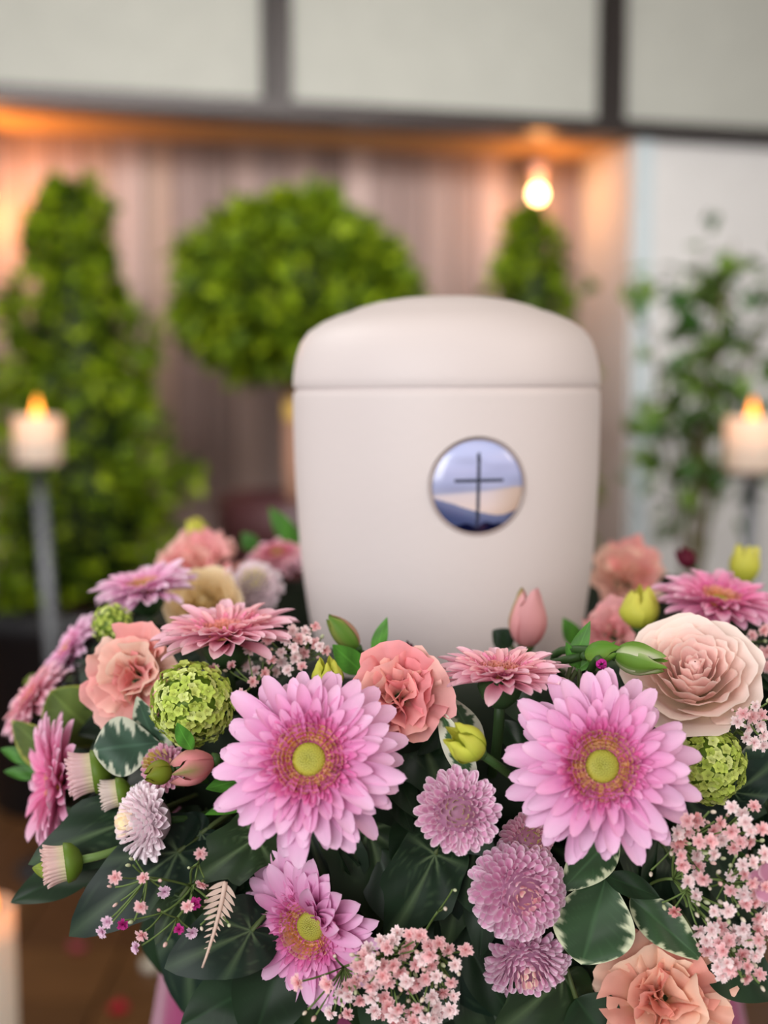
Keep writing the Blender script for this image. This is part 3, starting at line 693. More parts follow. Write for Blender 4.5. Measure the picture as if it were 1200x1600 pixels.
# --- green snowball
def floret_t(c, q):
    t = T()
    for i in range(5):
        a = 2 * PI * i / 5; k = q.uniform(.85, 1.1)
        pt = grid(3, 2, lambda u, v: (.08 + u * .52, v * .30 * math.sin(PI * min(.94, u * .75 + .22)), .12 * math.sin(u * 2.6) + .06 * v * v), lambda u, v: tuple(x * k * (.78 + .3 * u) for x in lin(c)))
        t.put(pt, Matrix.Rotation(a, 4, 'Z') @ Matrix.Rotation(q.uniform(-.25, .1), 4, 'Y'))
    t.put(ball(.09, lin((206, 216, 120)), 5, 3), Matrix.Translation((0, 0, .05))); return t
_q = random.Random(4)
FLM = [floret_t(c, _q).mesh('floret', M_PETAL) for c in ((218, 232, 124), (208, 226, 108), (228, 238, 150), (196, 216, 96))]
def snowball(label, px, py, Rpx, lift=.02, Y=None, n=270, seed=1, sz=(1, 1, 1)):
    r, Y = head('snowball_viburnum', label, 'flower', px, py, (0, .35, 1), lift, Y)
    R = Rpx * Y / F; q = random.Random(seed)
    obj('heart', ball(R * .82, lin((104, 130, 40)), 18, 12).mesh('heart', M_GREEN), r)
    for i in range(n):
        z = 1 - 2 * (i + .5) / n
        if z < -.55: continue
        a = i * 2.39996; d = Vector((math.sqrt(1 - z * z) * math.cos(a), math.sqrt(1 - z * z) * math.sin(a), z)) + Vector((q.uniform(-.07, .07), q.uniform(-.07, .07), q.uniform(-.07, .07))); d.normalize()
        s = R * q.uniform(.20, .27); rr = R * q.uniform(.84, .98)
        M = Matrix.Translation(d * rr) @ (d + Vector((q.uniform(-.4, .4), q.uniform(-.4, .4), q.uniform(-.4, .4)))).to_track_quat('Z', 'Y').to_matrix().to_4x4() @ Matrix.Rotation(q.uniform(0, 6), 4, 'Z') @ Matrix.Scale(s, 4)
        obj('floret', q.choice(FLM), r, M)
    add_stem(r, R * .8, .0025)
    return r
# --- gypsophila
def blossom_t(q, c0, c1, wide=1.0):
    t = T()
    for ring, (nn, el, L) in enumerate(((6, .1, 1.0), (6, .55, .86), (5, .95, .68), (3, 1.3, .5))):
        for i in range(nn):
            a = 2 * PI * (i + .5 * ring) / nn + q.uniform(-.25, .25); e = el + q.uniform(-.2, .2); l = L * q.uniform(.85, 1.12) * .5 * wide
            k = q.uniform(.9, 1.08); ca = tuple(x * k for x in lin(c0)); cb = tuple(x * k for x in lin(c1))
            t.put(T().add([(0, 0, 0), (.62, -.30, .10), (1.0, -.2, .0), (.9, 0, .06), (1.0, .2, .0), (.62, .30, .10)], [(0, 1, 2, 3), (0, 3, 4, 5)], [ca, cb, cb, cb, cb, cb]),
                  Matrix.Rotation(a, 4, 'Z') @ Matrix.Rotation(-e, 4, 'Y') @ Matrix.Scale(l, 4))
    t.put(lathe([(.03, -.34), (.11, -.26), (.13, -.08), (.05, .0)], 6, lin((120, 136, 84))), Matrix())
    return t
BLM = {k: [blossom_t(_q, a, b).mesh('blossom', M_PETAL) for _ in range(3)] for k, (a, b) in
       {'p': ((232, 146, 150), (250, 210, 212)), 'w': ((240, 190, 192), (252, 236, 236)), 's': ((222, 120, 120), (246, 182, 180)), 'm': ((150, 20, 96), (206, 58, 150)), 'l': ((216, 150, 190), (244, 214, 232))}.items()}
BUM = [T().put(lathe([(.001, -.5), (.13, -.42), (.22, -.12), (.20, .15), (.12, .36), (.001, .46)], 8, lambda t, a, c=c: mix(lin((120, 138, 80)), lin(c), sm(.1, .5, t)), cap=False), Matrix()).mesh('bud', M_PETAL) for c in ((244, 232, 214), (246, 208, 202), (214, 222, 180))]
def gyp(label, root, pts, seed=1, nodes=4, Yb=None, size=11.5, srad=.00045):
    """root, pts in (px, py, Y[, kind]); every blossom on its own thin stalk off a few branching nodes."""
    q = random.Random(seed); rp = P(*root); r = thing('gypsophila_spray', label, 'flower spray', rp)
    W = [(P(p[0], p[1], p[2]), p[2], p[3]) for p in pts]
    cen = sum((x[0] for x in W), Vector()) / len(W); st = T(); g = lin((112, 136, 74))
    nd = []
    pool = [x[0] for x in W]; 
    seeds = [pool[0]]
    while len(seeds) < min(nodes, len(pool)):
        seeds.append(max(pool, key=lambda p: min((p - s).length for s in seeds)))
    trunk = rp.lerp(cen, .45) + Vector((0, .006, .004))
    st.put(tube(bez(Vector((0, 0, 0)), (trunk - rp) * .5 + Vector((0, .004, .003)), trunk - rp, 5), srad * 1.7, g, 5), Matrix())
    for s in seeds:
        b = trunk.lerp(s, .62) + Vector((0, .004, 0)); nd.append(b)
        st.put(tube(bez(trunk - rp, (trunk.lerp(b, .5) - rp) + Vector((q.uniform(-.004, .004), .003, q.uniform(-.004, .004))), b - rp, 5), srad * 1.35, g, 5), Matrix())
    for p, Y, k in W:
        b = min(nd, key=lambda s: (s - p).length); d = (p - b)
        out = (d.normalized() * .45 + Vector((q.uniform(-.5, .5), -.75, q.uniform(-.2, .6)))).normalized()
        e = p - out * .0032
        st.put(tube(bez(b - rp, b.lerp(e, .6) - rp + Vector((0, .002, -.002)), e - rp, 4), srad, g, 4), Matrix())
        sc = size * Y / F * q.uniform(.85, 1.15)
        M = Matrix.Translation(p - rp) @ out.to_track_quat('Z', 'Y').to_matrix().to_4x4() @ Matrix.Rotation(q.uniform(0, 6), 4, 'Z')
        if k == 'b': obj('bud', q.choice(BUM), r, M @ Matrix.Scale(sc * 1.25, 4))
        else: obj('blossom', q.choice(BLM[k]), r, M @ Matrix.Scale(sc * 2.1, 4))
    o = obj('stalks', st.mesh('stalks', M_GREEN), r); o['kind'] = 'stuff'
    return r
def scatter(poly, n, Yf, mind, seed, kinds='pppwwbb'):
    q = random.Random(seed); xs = [p[0] for p in poly]; ys = [p[1] for p in poly]; out = []
    def inside(x, y):
        c = False
        for (x1, y1), (x2, y2) in zip(poly, poly[1:] + poly[:1]):
            if (y1 > y) != (y2 > y) and x < (x2 - x1) * (y - y1) / (y2 - y1) + x1: c = not c
        return c
    for _ in range(n * 60):
        x, y = q.uniform(min(xs), max(xs)), q.uniform(min(ys), max(ys))
        if inside(x, y) and all((x - a[0]) ** 2 + (y - a[1]) ** 2 > mind ** 2 for a in out):
            out.append((x, y, Yf(x, y) + q.uniform(-.009, .009), q.choice(kinds)))
            if len(out) >= n: break
    return out

# --- leaves
def polar_leaf(ctrl, seed, veins, base=(24, 42, 26), vein=(104, 124, 86), rim=None):
    """palmate leaf: stalk at the origin, midrib along +x; outline radius given at control angles, straight-sided between lobes."""
    def out(th): return float(np.interp(abs(th), [c[0] for c in ctrl], [c[1] for c in ctrl]))
    def pos(u, v):
        th = v * PI * .97; rr = max(.05, out(th)) * u
        x, y = rr * math.cos(th), rr * math.sin(th)
        return (x, y, .10 * math.sin(x * 2.2) - .20 * x * x + .10 * y * y - .010 * math.cos(9 * th) * u)
    def col(u, v):
        th = v * PI * .97; rr = max(.05, out(th)) * u; m = 0
        for a in veins:
            for s in ((-1, 1) if a else (1,)):
                dth = th - s * a
                if abs(dth) < 1.2:
                    d = abs(rr * math.sin(dth)); m = max(m, sm(.020, .006, d) * (1 - .6 * u))
                    t_ = rr * math.cos(dth)
                    side = abs(((t_ * 5.0 + (.5 if dth > 0 else 0)) - d * 4.5) % 1.0 - .5)
                    m = max(m, .33 * sm(.05, .015, side) * (d < .25))
        n = .5 + .5 * math.sin(rr * 13 + th * 5 + seed); c = mix(base, tuple(x * 1.22 for x in base), n * .6)
        return lin(mix(c, vein, m * .9))
    return grid(16, 40, pos, col)
def oval_leaf(shape, base, rim, seed, rimw=.3, ragged=.5, vein=.35, nv=20, fold=.08, bend=-.18):
    q = random.Random(seed); ph = [q.uniform(0, 6) for _ in range(6)]
    def w_(u): return max(.0, shape(u))
    def pos(u, v):
        s = w_(u); return (u, v * s, bend * u * u + .12 * u + fold * abs(v) * s * 2 + .02 * math.sin(v * 4 + u * 9 + ph[0]) * s * 2)
    def col(u, v):
        j = math.sin(u * 29 + ph[1] + v * 2) * .5 + math.sin(u * 57 + ph[2] * (1 if v > 0 else 2)) * .45 + math.sin(u * 9 + ph[3] + (2 if v > 0 else 0)) * .5
        edge = 1 - max(abs(v), sm(.82, 1, u) * .96); c = mix(base, tuple(x * 1.2 for x in base), .5 + .5 * math.sin(u * 11 + v * 3 + ph[4]))
        c = mix(c, tuple(min(255, x * 1.7 + 10) for x in base), vein * sm(.07, .02, abs(v)) + vein * .35 * sm(.06, .01, abs(((u * 8 - abs(v) * 2.2) % 1) - .5)))
        if rim:
            th = rimw * (1 + ragged * j); c = mix(c, rim, sm(th + .05, th - .05, edge))
            c = mix(c, mix(base, rim, .35), sm(th + .10, th + .06, edge) * (j > .2) * (edge > th))
        return lin(c)
    return grid(40, nv, pos, col)
ob = lambda u: .34 * math.sin(PI * u ** .8) ** .8
obo = lambda u: .44 * math.sin(PI * u ** 1.35) ** .75
nar = lambda u: .13 * math.sin(PI * u ** .75) ** .9
mid_ = lambda u: .24 * math.sin(PI * u ** .85) ** .85
LT = {
    'ivy': [polar_leaf(((0, 1.0), (.12, .93), (.35, .76), (.55, .68), (.75, .71), (.86, .70), (1.1, .56), (1.4, .48), (1.75, .47), (1.95, .44), (2.4, .34), (2.8, .26), (3.14, .10)), 1, (0, .82, 1.7)),
            polar_leaf(((0, 1.0), (.10, .95), (.35, .80), (.6, .68), (.9, .60), (1.3, .53), (1.7, .48), (2.2, .40), (2.7, .30), (3.14, .10)), 3, (0, .75, 1.6), (22, 40, 30)),
            polar_leaf(((0, 1.0), (.10, .94), (.3, .74), (.48, .66), (.68, .74), (.78, .73), (1.0, .56), (1.25, .50), (1.5, .52), (1.65, .50), (2.2, .38), (2.8, .26), (3.14, .10)), 5, (0, .7, 1.5), (30, 48, 24))],
    'var': [oval_leaf(obo, (46, 68, 44), (206, 212, 178), 1, .12, 1.3), oval_leaf(ob, (48, 72, 46), (202, 210, 174), 2, .15, 1.3)],
    'white': [oval_leaf(mid_, (62, 92, 60), (222, 226, 204), 5, .52, .55), oval_leaf(mid_, (66, 90, 66), (216, 220, 200), 9, .45, .7)],
    'grey': [oval_leaf(obo, (50, 72, 58), (190, 194, 174), 3, .24, 1.3), oval_leaf(ob, (48, 70, 54), (186, 192, 170), 8, .28, 1.3)],
    'rim': [oval_leaf(obo, (86, 104, 50), (170, 176, 74), 4, .09, .3), oval_leaf(ob, (80, 96, 52), (176, 178, 90), 6, .10, .3)],
    'dark': [oval_leaf(ob, (26, 44, 26), None, 7), oval_leaf(mid_, (24, 42, 24), None, 8)],
    'green': [oval_leaf(nar, (70, 122, 40), None, 11), oval_leaf(mid_, (62, 110, 38), None, 12)],
    'olive': [oval_leaf(mid_, (112, 128, 40), None, 13)],
}
LM = {k: [t.mesh('leaf', M_LEAF) for t in ts] for k, ts in LT.items()}
ASP = {'ivy': 1.25, 'var': .8, 'white': .46, 'grey': .8, 'rim': .8, 'dark': .6, 'green': .3, 'olive': .46}
def sprig(name, label, leaves, cat='foliage', stem_r=.0012, srcY=None):
    """leaves: (kind, base (px,py,Y), tip (px,py,Y), width px, facing (right,up,towards), variant)"""
    k0 = leaves[0]; rp = P(*k0[1]); r = thing(name, label, cat, rp); st = T(); c0 = core(rp) - rp
    for kind, b, t, wpx, n, var in leaves:
        B, Tp = P(*b), P(*t); L = (Tp - B).length; x = (Tp - B).normalized(); nn = dirv(n); y = nn.cross(x).normalized(); z = x.cross(y)
        W = wpx * (b[2] + t[2]) / 2 / F
        base_w = {'ivy': 1.12, 'var': .85, 'white': .48, 'grey': .85, 'rim': .85, 'dark': .6 if var % 2 == 0 else .48, 'green': .26 if var % 2 == 0 else .48, 'olive': .48}[kind]
        M = Matrix((x, y, z)).transposed().to_4x4(); M.translation = B - rp
        ks = L * (1.0 if kind != 'ivy' else .8)
        if kind == 'ivy': M.translation = B + x * L * .2 - rp
        M = M @ Matrix.Diagonal((ks, W / base_w, (L + W) / 2, 1))
        ms = LM[kind]; obj('leaf', ms[var % len(ms)], r, M)
        e = B - rp + (x * L * .2 if kind == 'ivy' else Vector())
        tgt = core(B) - rp
        st.put(tube(bez(e, e - x * .012 + (tgt - e) * .2, e.lerp(tgt, .75), 5), stem_r, lin((84, 98, 56)), 5), Matrix())
    obj('stem', st.mesh('stem', M_GREEN), r)
    return r

# ------------------------------------------------------------------ the wreath base
def wreath_base():
    r = thing('floral_foam_wreath', 'dark foam ring with packed green leaves under all the wreath flowers', 'wreath', UC)
    t = T(); V, C, Fs = [], [], []; n, m = 64, 12
    for i in range(n):
        a = 2 * PI * i / n
        for j in range(m):
            b = 2 * PI * j / m; rr = RR - .01 + .052 * math.cos(b); z = max(.001, .03 + .045 * math.sin(b))
            V.append((rr * math.cos(a), rr * math.sin(a), z)); C.append(lin((24, 36, 22)))
    Fs = [(i * m + j, ((i + 1) % n) * m + j, ((i + 1) % n) * m + (j + 1) % m, i * m + (j + 1) % m) for i in range(n) for j in range(m)]
    obj('foam_ring', t.add(V, Fs, C).mesh('foam_ring', M_MATTE), r)
    q = random.Random(21); ms = LM['dark'] + LM['ivy'][:2] + LM['dark']
    for i in range(190):
        a = 2 * PI * (i / 190) + q.uniform(-.05, .05); b = q.uniform(-1.15, 1.45)      # outer underside to inner top
        rr = RR + (RA - .026) * math.cos(b); z = .03 + (RBV - .022) * math.sin(b)
        nrm = Vector((math.cos(a) * math.cos(b), math.sin(a) * math.cos(b), math.sin(b))); tan = Vector((-math.sin(a), math.cos(a), 0)); dn = nrm.cross(tan) * -1
        x = (tan * q.uniform(-1, 1) + Vector((math.cos(a), math.sin(a), -.5)) * .9 + nrm * .15).normalized(); y = nrm.cross(x).normalized(); zz = x.cross(y)
        M = Matrix((x, y, zz)).transposed().to_4x4(); M.translation = Vector((rr * math.cos(a), rr * math.sin(a), z)) - x * .018
        s = q.uniform(.032, .05); obj('leaf', q.choice(ms), r, M @ Matrix.Diagonal((s, s * .8, s, 1)))
wreath_base()

def hanging_greens():
    q = random.Random(33)
    groups = [(-1, 'dark hanging foliage at the front left under the wreath edge', range(205, 252, 3)), (0, 'dark hanging foliage at the front middle under the wreath edge', range(253, 285, 2)), (1, 'dark hanging foliage at the front right under the wreath edge', range(286, 335, 3))]
    ms = LM['dark'] + LM['ivy']
    for g, lab, rng in groups:
        ac = math.radians(sum(rng) / len(rng)); o = Vector((RR * math.cos(ac), RR * math.sin(ac), .0))
        r = thing('ivy_garland', lab, 'foliage', UC + o); st = T()
        for deg in rng:
            for row in range(3):
                a = math.radians(deg + q.uniform(-2.5, 2.5)); rr = (.243, .236, .226)[row] + q.uniform(-.008, .006); z = (.0, -.03, -.06)[row] + q.uniform(-.014, .014)
                rad = Vector((math.cos(a), math.sin(a), 0)); tan = Vector((-math.sin(a), math.cos(a), 0)); B = rad * rr + Vector((0, 0, z))
                x = (Vector((0, 0, -1)) + rad * q.uniform(-.05, .45) + tan * q.uniform(-.7, .7)).normalized(); n = (rad + Vector((0, 0, q.uniform(.2, .7))) + tan * q.uniform(-.35, .35)).normalized()
                tip = UC + B + x * .06; d = tip - Vector((0, 0, EYE)); k = F / d.dot(FW); px, py = 600 + k * d.x, 800 - k * d.dot(UP)
                if (700 < px < 790 or 310 < px < 385 or px > 1120) and py > 1530 or (px < 275 and py > 1440): continue
                y = n.cross(x).normalized(); zz = x.cross(y)
                M = Matrix((x, y, zz)).transposed().to_4x4(); M.translation = B - o; s = q.uniform(.042, .06)
                obj('leaf', q.choice(ms), r, M @ Matrix.Diagonal((s, s * .85, s, 1)))
                c = rad * (RR + .03) + Vector((0, 0, .01)); st.put(tube(bez(B - o, B.lerp(c, .5) + Vector((0, 0, .006)) - o, c - o, 4), .0011, lin((70, 84, 50)), 5), Matrix())
        obj('stem', st.mesh('stem', M_GREEN), r)
hanging_greens()

# ------------------------------------------------------------------ gerberas
gerbera('large pink gerbera facing out at front left of centre with yellow-green disc', 484, 1188, 166, (-.05, .42, 1), 'pink', .045, seed=1, spin=.3)
gerbera('large pink gerbera facing out at front right beside the lime snowball', 940, 1198, 165, (-.10, .36, 1), 'pink', .042, seed=2, spin=1.1, counts=(19, 18, 17, 17, 18, 20))
gerbera('lower pink gerbera half folded open beneath the largest front gerbera', 490, 1444, 146, (-.34, .14, 1), 'pink', .040, seed=3, bias=(.85, .8), cone=.06)
gerbera('pink gerbera seen side-on, facing left at the outer left edge of the wreath', 100, 1222, 122, (-1, .12, .42), 'hot', .012, seed=4, cone=.32)
gerbera('pink gerbera lying face up behind the round green snowball', 354, 1000, 124, (-.05, 1, .08), 'salmon', .012, seed=5, cone=.26)
gerbera('salmon pink gerbera lying face up between the two large front gerberas', 782, 1062, 112, (.02, 1, .05), 'salmon', .02, seed=6, cone=.26)
gerbera('hot pink gerbera behind the blush rose on the right rear of the wreath', 1122, 948, 110, (.1, 1, .22), 'hot', .0, seed=7, cone=.22)
gerbera('blurred pink gerbera lying face up at the left rear, left of the apricot rose', 228, 926, 92, (-.15, 1, .16), 'light', .0, seed=8, cone=.26)
gerbera('pale pink gerbera seen edge-on at the far left rim above another', 116, 1018, 76, (-.9, .75, .25), 'light', -.06, seed=9, cone=.15)
gerbera('salmon gerbera seen edge-on at far left rim below the pale pink one', 56, 1094, 78, (-.9, .75, .3), 'salmon', -.02, seed=10, cone=.15)
gerbera('pink gerbera at the back of the wreath touching the urn left side', 434, 870, 58, (-.1, 1, .35), 'salmon', 0, Y=.99, seed=11)

# ------------------------------------------------------------------ chrysanthemums
mum('flat mauve button chrysanthemum with green eye between the two large gerberas', 716, 1268, 69, (-.02, .32, 1), 'mauve', .02, seed=1, pmax=1.62, flat=.55, n_pet=130, long=1.25, eye=(206, 226, 130), inner=.3, eye_r=.10)
mum('domed mauve pompon chrysanthemum below the flat button one', 815, 1396, 80, (.12, .22, 1), 'mauve', .024, seed=2, pmax=2.0, n_pet=250, inner=.2, eye=(236, 216, 190), eye_r=.06)
mum('lowest mauve chrysanthemum facing down beneath the domed pompon', 824, 1514, 72, (.05, -.40, 1), 'mauve', .03, seed=3, pmax=1.75, flat=.7, n_pet=170, eye=(248, 240, 206), eye_r=.06)
mum('mauve chrysanthemum half hidden behind the domed pompon and right gerbera', 826, 1312, 44, (.1, .5, 1), 'rose', .0, seed=4, n_pet=120)
mum('pale pink chrysanthemum turned left with yellow eye above the ivy', 214, 1284, 64, (-.95, .16, .62), 'pale', .034, seed=5, pmax=1.85, flat=.9, n_pet=200, long=1.15, eye=(248, 244, 200), eye_r=.08, inner=.2)
mum('small dusky pink chrysanthemum tucked behind the two green-pink buds', 250, 1196, 40, (-.4, .5, .8), 'rose', .014, seed=6, n_pet=110, eye=(196, 200, 80), eye_r=.4)
mum('pale pink chrysanthemum blurred at the left rear beside the urn', 398, 912, 44, (.0, .6, 1), 'pale', .02, seed=7, n_pet=130, eye=(210, 214, 120), Y=.84)
mum_bud('half-open pink chrysanthemum bud pointing left beside the side-on gerbera', 136, 1208, 38, (-1, -.12, .25), .03, seed=1, target=P(260, 1210, .70), tint=(238, 200, 204))
mum_bud('small half-open chrysanthemum bud between the pale chrysanthemum and variegated leaf', 178, 1240, 27, (-1, -.15, .2), .022, seed=2, target=P(270, 1240, .70), tint=(230, 214, 206))
mum_bud('lowest half-open pink chrysanthemum bud on its own curved stem over ivy', 94, 1350, 35, (-1, -.1, .3), .03, seed=3, Y=.585, target=P(250, 1290, .63), tint=(238, 204, 198))

# ------------------------------------------------------------------ lisianthus and roses
SAL = [(242, 168, 168), (238, 152, 158), (246, 188, 178), (244, 200, 186)]
PEA = [(244, 178, 170), (248, 204, 186), (240, 160, 160), (248, 216, 196)]
lisianthus('ruffled salmon lisianthus between the two large front gerberas', 625, 1084, 87, (.05, .45, 1), SAL, .022, seed=1, n_pet=22, throat=(240, 206, 176))
lisianthus('ruffled peach lisianthus left of the round green snowball', 205, 1052, 82, (-.25, .5, 1), PEA, .01, seed=2, n_pet=21, throat=(244, 214, 180))
lisianthus('blurred salmon lisianthus at the left rear under a lime bud', 310, 878, 76, (-.1, .9, .6), SAL, .0, seed=3, n_pet=14)
lisianthus('blurred salmon lisianthus at the rear right beside the urn', 985, 893, 66, (.1, .7, .8), PEA, .0, Y=.92, seed=4, n_pet=13)
lisianthus('dusty pink lisianthus below the lime bud right of the urn', 962, 985, 56, (.0, .7, .8), [(240, 176, 176), (234, 164, 168), (246, 196, 188)], .0, Y=.735, seed=5, n_pet=13)
rose('pale apricot rose blurred at the left rear behind the pink gerberas', 318, 942, 50, (-.05, .6, .85), [(252, 232, 180), (250, 226, 184), (240, 220, 160), (254, 238, 206)], .0, seed=6, Y=.80)
rose('large blush pink garden rose at the right behind the lime snowball', 1084, 1052, 88, (-.12, .80, .72), [(250, 206, 200), (254, 232, 222), (246, 222, 196), (255, 240, 230)], .022, seed=7,
     layers=((.14, .40, 3), (.26, .44, 4), (.38, .46, 5), (.50, .45, 5), (.62, .42, 6), (.75, .36, 6), (.90, .26, 5), (1.08, .06, 5)), wav=1.3)
lisianthus('open ruffled peach rose at the bottom right with pointed outer petals', 1036, 1560, 112, (-.02, .50, 1), [(244, 180, 160), (248, 204, 180), (242, 170, 156), (248, 212, 186)], .03, seed=8, n_pet=24, throat=(240, 180, 130),
    green=(196, 180, 96), name='rose', ruf=1.15)

# ------------------------------------------------------------------ buds
LIME = lambda u, v, i: mix((176, 190, 60), (220, 220, 92), sm(.1, .8, u) * .8 + .1 * math.cos(v * 3))
LIME2 = lambda u, v, i: mix((196, 200, 62), (228, 222, 104), u)
bud('lime green lisianthus bud with star-shaped tip against a white variegated leaf', 728, 1162, 31, 2.35, (-.75, .62, .45), LIME, .035, tips=.5, flare=.30, seed=1, target=P(800, 1240, .66))
bud('plump lime lisianthus bud standing beside the blush rose', 1000, 952, 33, 2.0, (.0, 1, .12), LIME2, .03, tips=.3, flare=.14, seed=2, Y=.70, bulge=.45)
bud('lime cylinder-shaped bud standing above the hot pink gerbera on the right', 1164, 886, 25, 2.6, (.05, 1, .05), LIME2, .0, tips=.1, flare=.42, seed=3, Y=.84, bulge=.5)
bud('lime bud raised highest at the left rear before the tall shrub', 307, 830, 20, 2.3, (-.3, 1, 0), LIME2, .0, tips=.3, flare=.15, seed=4, Y=1.0)
bud('lime bud peeping over the top edge of the front left gerbera', 512, 1056, 26, 2.1, (-.1, 1, .25), LIME, .0, tips=.5, flare=.25, seed=5, Y=.60)
ALS = lambda u, v, i: mix(mix((96, 138, 52), (204, 146, 130) if i % 2 else (150, 160, 80), sm(.15, .7, abs(v)) * .9), (90, 130, 44), .55 * sm(.45, .0, abs(v)) + .3 * sm(.9, 1, u))
ALG = lambda u, v, i: mix((112, 154, 56), (226, 226, 196), sm(.3, .95, abs(v)) * .85 + .25 * (i % 2) * sm(.3, .9, u))
ALP = lambda u, v, i: mix(mix((214, 130, 130), (226, 150, 150), u), (120, 140, 60), sm(.5, .1, abs(v)) * (.8 if i % 2 == 0 else .2) * sm(.2, .8, u))
bud('green and blush alstroemeria bud leaning left in front of the urn base', 537, 990, 20, 3.5, (-.55, .62, .1), ALS, .0, tips=.15, seed=6, cnt=3, name='alstroemeria_bud', Y=.64)
bud('green alstroemeria bud with white edges resting against the blush rose', 1000, 1030, 27, 3.2, (.92, -.12, .35), ALG, .0, tips=.5, flare=.22, seed=7, cnt=4, name='alstroemeria_bud', Y=.585, ribs=.05, target=P(880, 1060, .66))
bud('smaller green alstroemeria bud left of the white-edged one', 940, 1020, 20, 3.0, (.8, .25, .4), lambda u, v, i: mix((90, 140, 44), (130, 166, 70), abs(v)), .0, seed=8, cnt=3, name='alstroemeria_bud', Y=.59, target=P(880, 1050, .66))
bud('pink alstroemeria bud with green stripes left of the front left gerbera', 302, 1198, 29, 2.7, (-.85, -.18, .45), ALP, .0, tips=.45, flare=.1, seed=9, cnt=4, name='alstroemeria_bud', Y=.565, target=P(400, 1190, .66), bulge=.5)
bud('small closed green bud in front of the dusky chrysanthemum', 248, 1208, 21, 2.2, (-.8, -.1, .5), lambda u, v, i: mix((120, 134, 34), (150, 110, 56), sm(.3, .9, abs(v)) * .5 * u), .0, seed=10, cnt=3, name='alstroemeria_bud', Y=.558, target=P(340, 1200, .66))
bud('blush pink alstroemeria bud with green stripe standing before the urn right side', 826, 968, 32, 3.1, (.05, 1, .2), lambda u, v, i: mix(mix((226, 150, 150), (236, 176, 178), u), (130, 134, 40), sm(.55, .15, abs(v)) * (i == 1) * sm(.05, .4, u)), .0, tips=.35, flare=.22, seed=11, cnt=3, name='alstroemeria_bud', Y=.70, spin=.2)
bud('tiny magenta bud resting on the green alstroemeria bud', 940, 1038, 9, 1.6, (-.1, -.1, 1), lambda u, v, i: (196, 44, 150), .0, flare=.3, tips=.6, seed=12, cnt=6, name='waxflower_bud', Y=.565)
bud('dark maroon bud behind the salmon lisianthus before the urn', 634, 1018, 17, 1.7, (0, 1, .3), lambda u, v, i: (84, 24, 46), .0, flare=.3, tips=.5, seed=13, cnt=6, name='dark_bud', Y=.655)
bud('dark maroon bud raised behind the hot pink gerbera on the right', 1072, 872, 15, 2.4, (-.7, .8, 0), lambda u, v, i: (104, 24, 48), .0, flare=.2, tips=.4, seed=14, cnt=4, name='dark_bud', Y=.86)

# ------------------------------------------------------------------ snowballs
snowball('round lime snowball flower left of the front left gerbera', 300, 1100, 66, .02, seed=1)
snowball('lime snowball flower partly covered by the front right gerbera petals', 1102, 1194, 64, .012, seed=2)
snowball('small blurred lime snowball flower at the left rim behind the peach lisianthus', 176, 976, 34, .0, seed=3, n=110)

# ------------------------------------------------------------------ leaves
sprig('ivy_sprig', 'sprig of large dark ivy leaves hanging at lower left over the brown floor', [
    ('ivy', (262, 1262, .62), (40, 1345, .60), 124, (-.1, .55, .9), 0),
    ('ivy', (320, 1300, .60), (103, 1462, .575), 150, (-.05, .4, 1), 1),
    ('dark', (165, 1345, .62), (14, 1408, .61), 66, (-.1, .7, .7), 0),
    ('ivy', (292, 1385, .585), (240, 1474, .57), 66, (-.3, .3, 1), 2)])
sprig('ivy_sprig', 'dark ivy leaf sprig tucked under the left side of the front left gerbera', [
    ('ivy', (425, 1290, .59), (300, 1380, .575), 105, (.1, .3, 1), 2),
    ('ivy', (330, 1290, .605), (250, 1350, .60), 90, (0, .4, 1), 1)])
sprig('ivy_sprig', 'glossy ivy sprig at bottom left below the bleached fern', [
    ('ivy', (425, 1440, .575), (258, 1512, .555), 138, (-.15, .35, 1), 1),
    ('dark', (415, 1530, .59), (282, 1604, .575), 92, (-.1, .3, 1), 0),
    ('dark', (448, 1470, .58), (392, 1640, .565), 116, (.15, .2, 1), 0)])
sprig('ivy_sprig', 'dark veined ivy sprig in the gap right of the front left gerbera', [
    ('ivy', (698, 1300, .585), (606, 1478, .57), 136, (.1, .2, 1), 0),
    ('dark', (655, 1270, .60), (612, 1345, .585), 52, (.2, .4, 1), 0),
    ('ivy', (720, 1360, .60), (700, 1480, .585), 90, (.1, .3, 1), 2)])
sprig('ivy_sprig', 'dark ivy sprig at the bottom under the lowest mauve chrysanthemum', [
    ('ivy', (905, 1500, .585), (775, 1620, .565), 150, (.05, .3, 1), 2),
    ('dark', (900, 1560, .575), (960, 1640, .56), 90, (.2, .3, 1), 0),
    ('dark', (620, 1540, .595), (585, 1640, .58), 90, (0, .3, 1), 0)])
sprig('variegated_sprig', 'sprig of dark leaves with ragged cream edges beside the mauve pompon', [
    ('var', (948, 1362, .575), (910, 1508, .56), 132, (.05, .3, 1), 0),
    ('var', (962, 1300, .58), (878, 1392, .565), 92, (.05, .35, 1), 1),
    ('var', (985, 1402, .585), (1098, 1500, .57), 84, (.15, .3, 1), 1),
    ('dark', (945, 1368, .57), (1032, 1402, .56), 42, (.1, .6, .8), 1)])
sprig('variegated_sprig', 'upright white and green leaves behind the star-tipped lime bud', [
    ('white', (742, 1226, .57), (684, 1106, .565), 44, (-.25, .1, 1), 0),
    ('white', (750, 1180, .60), (706, 1090, .595), 46, (.3, .1, 1), 1),
    ('dark', (676, 1240, .60), (690, 1130, .595), 60, (-.1, .0, 1), 0)])
sprig('variegated_sprig', 'grey-green leaves with cream patches under the round lime snowball', [
    ('grey', (250, 1160, .62), (146, 1172, .61), 92, (-.2, .35, 1), 0),
    ('grey', (262, 1200, .625), (212, 1090, .62), 74, (-.3, .3, 1), 1)])
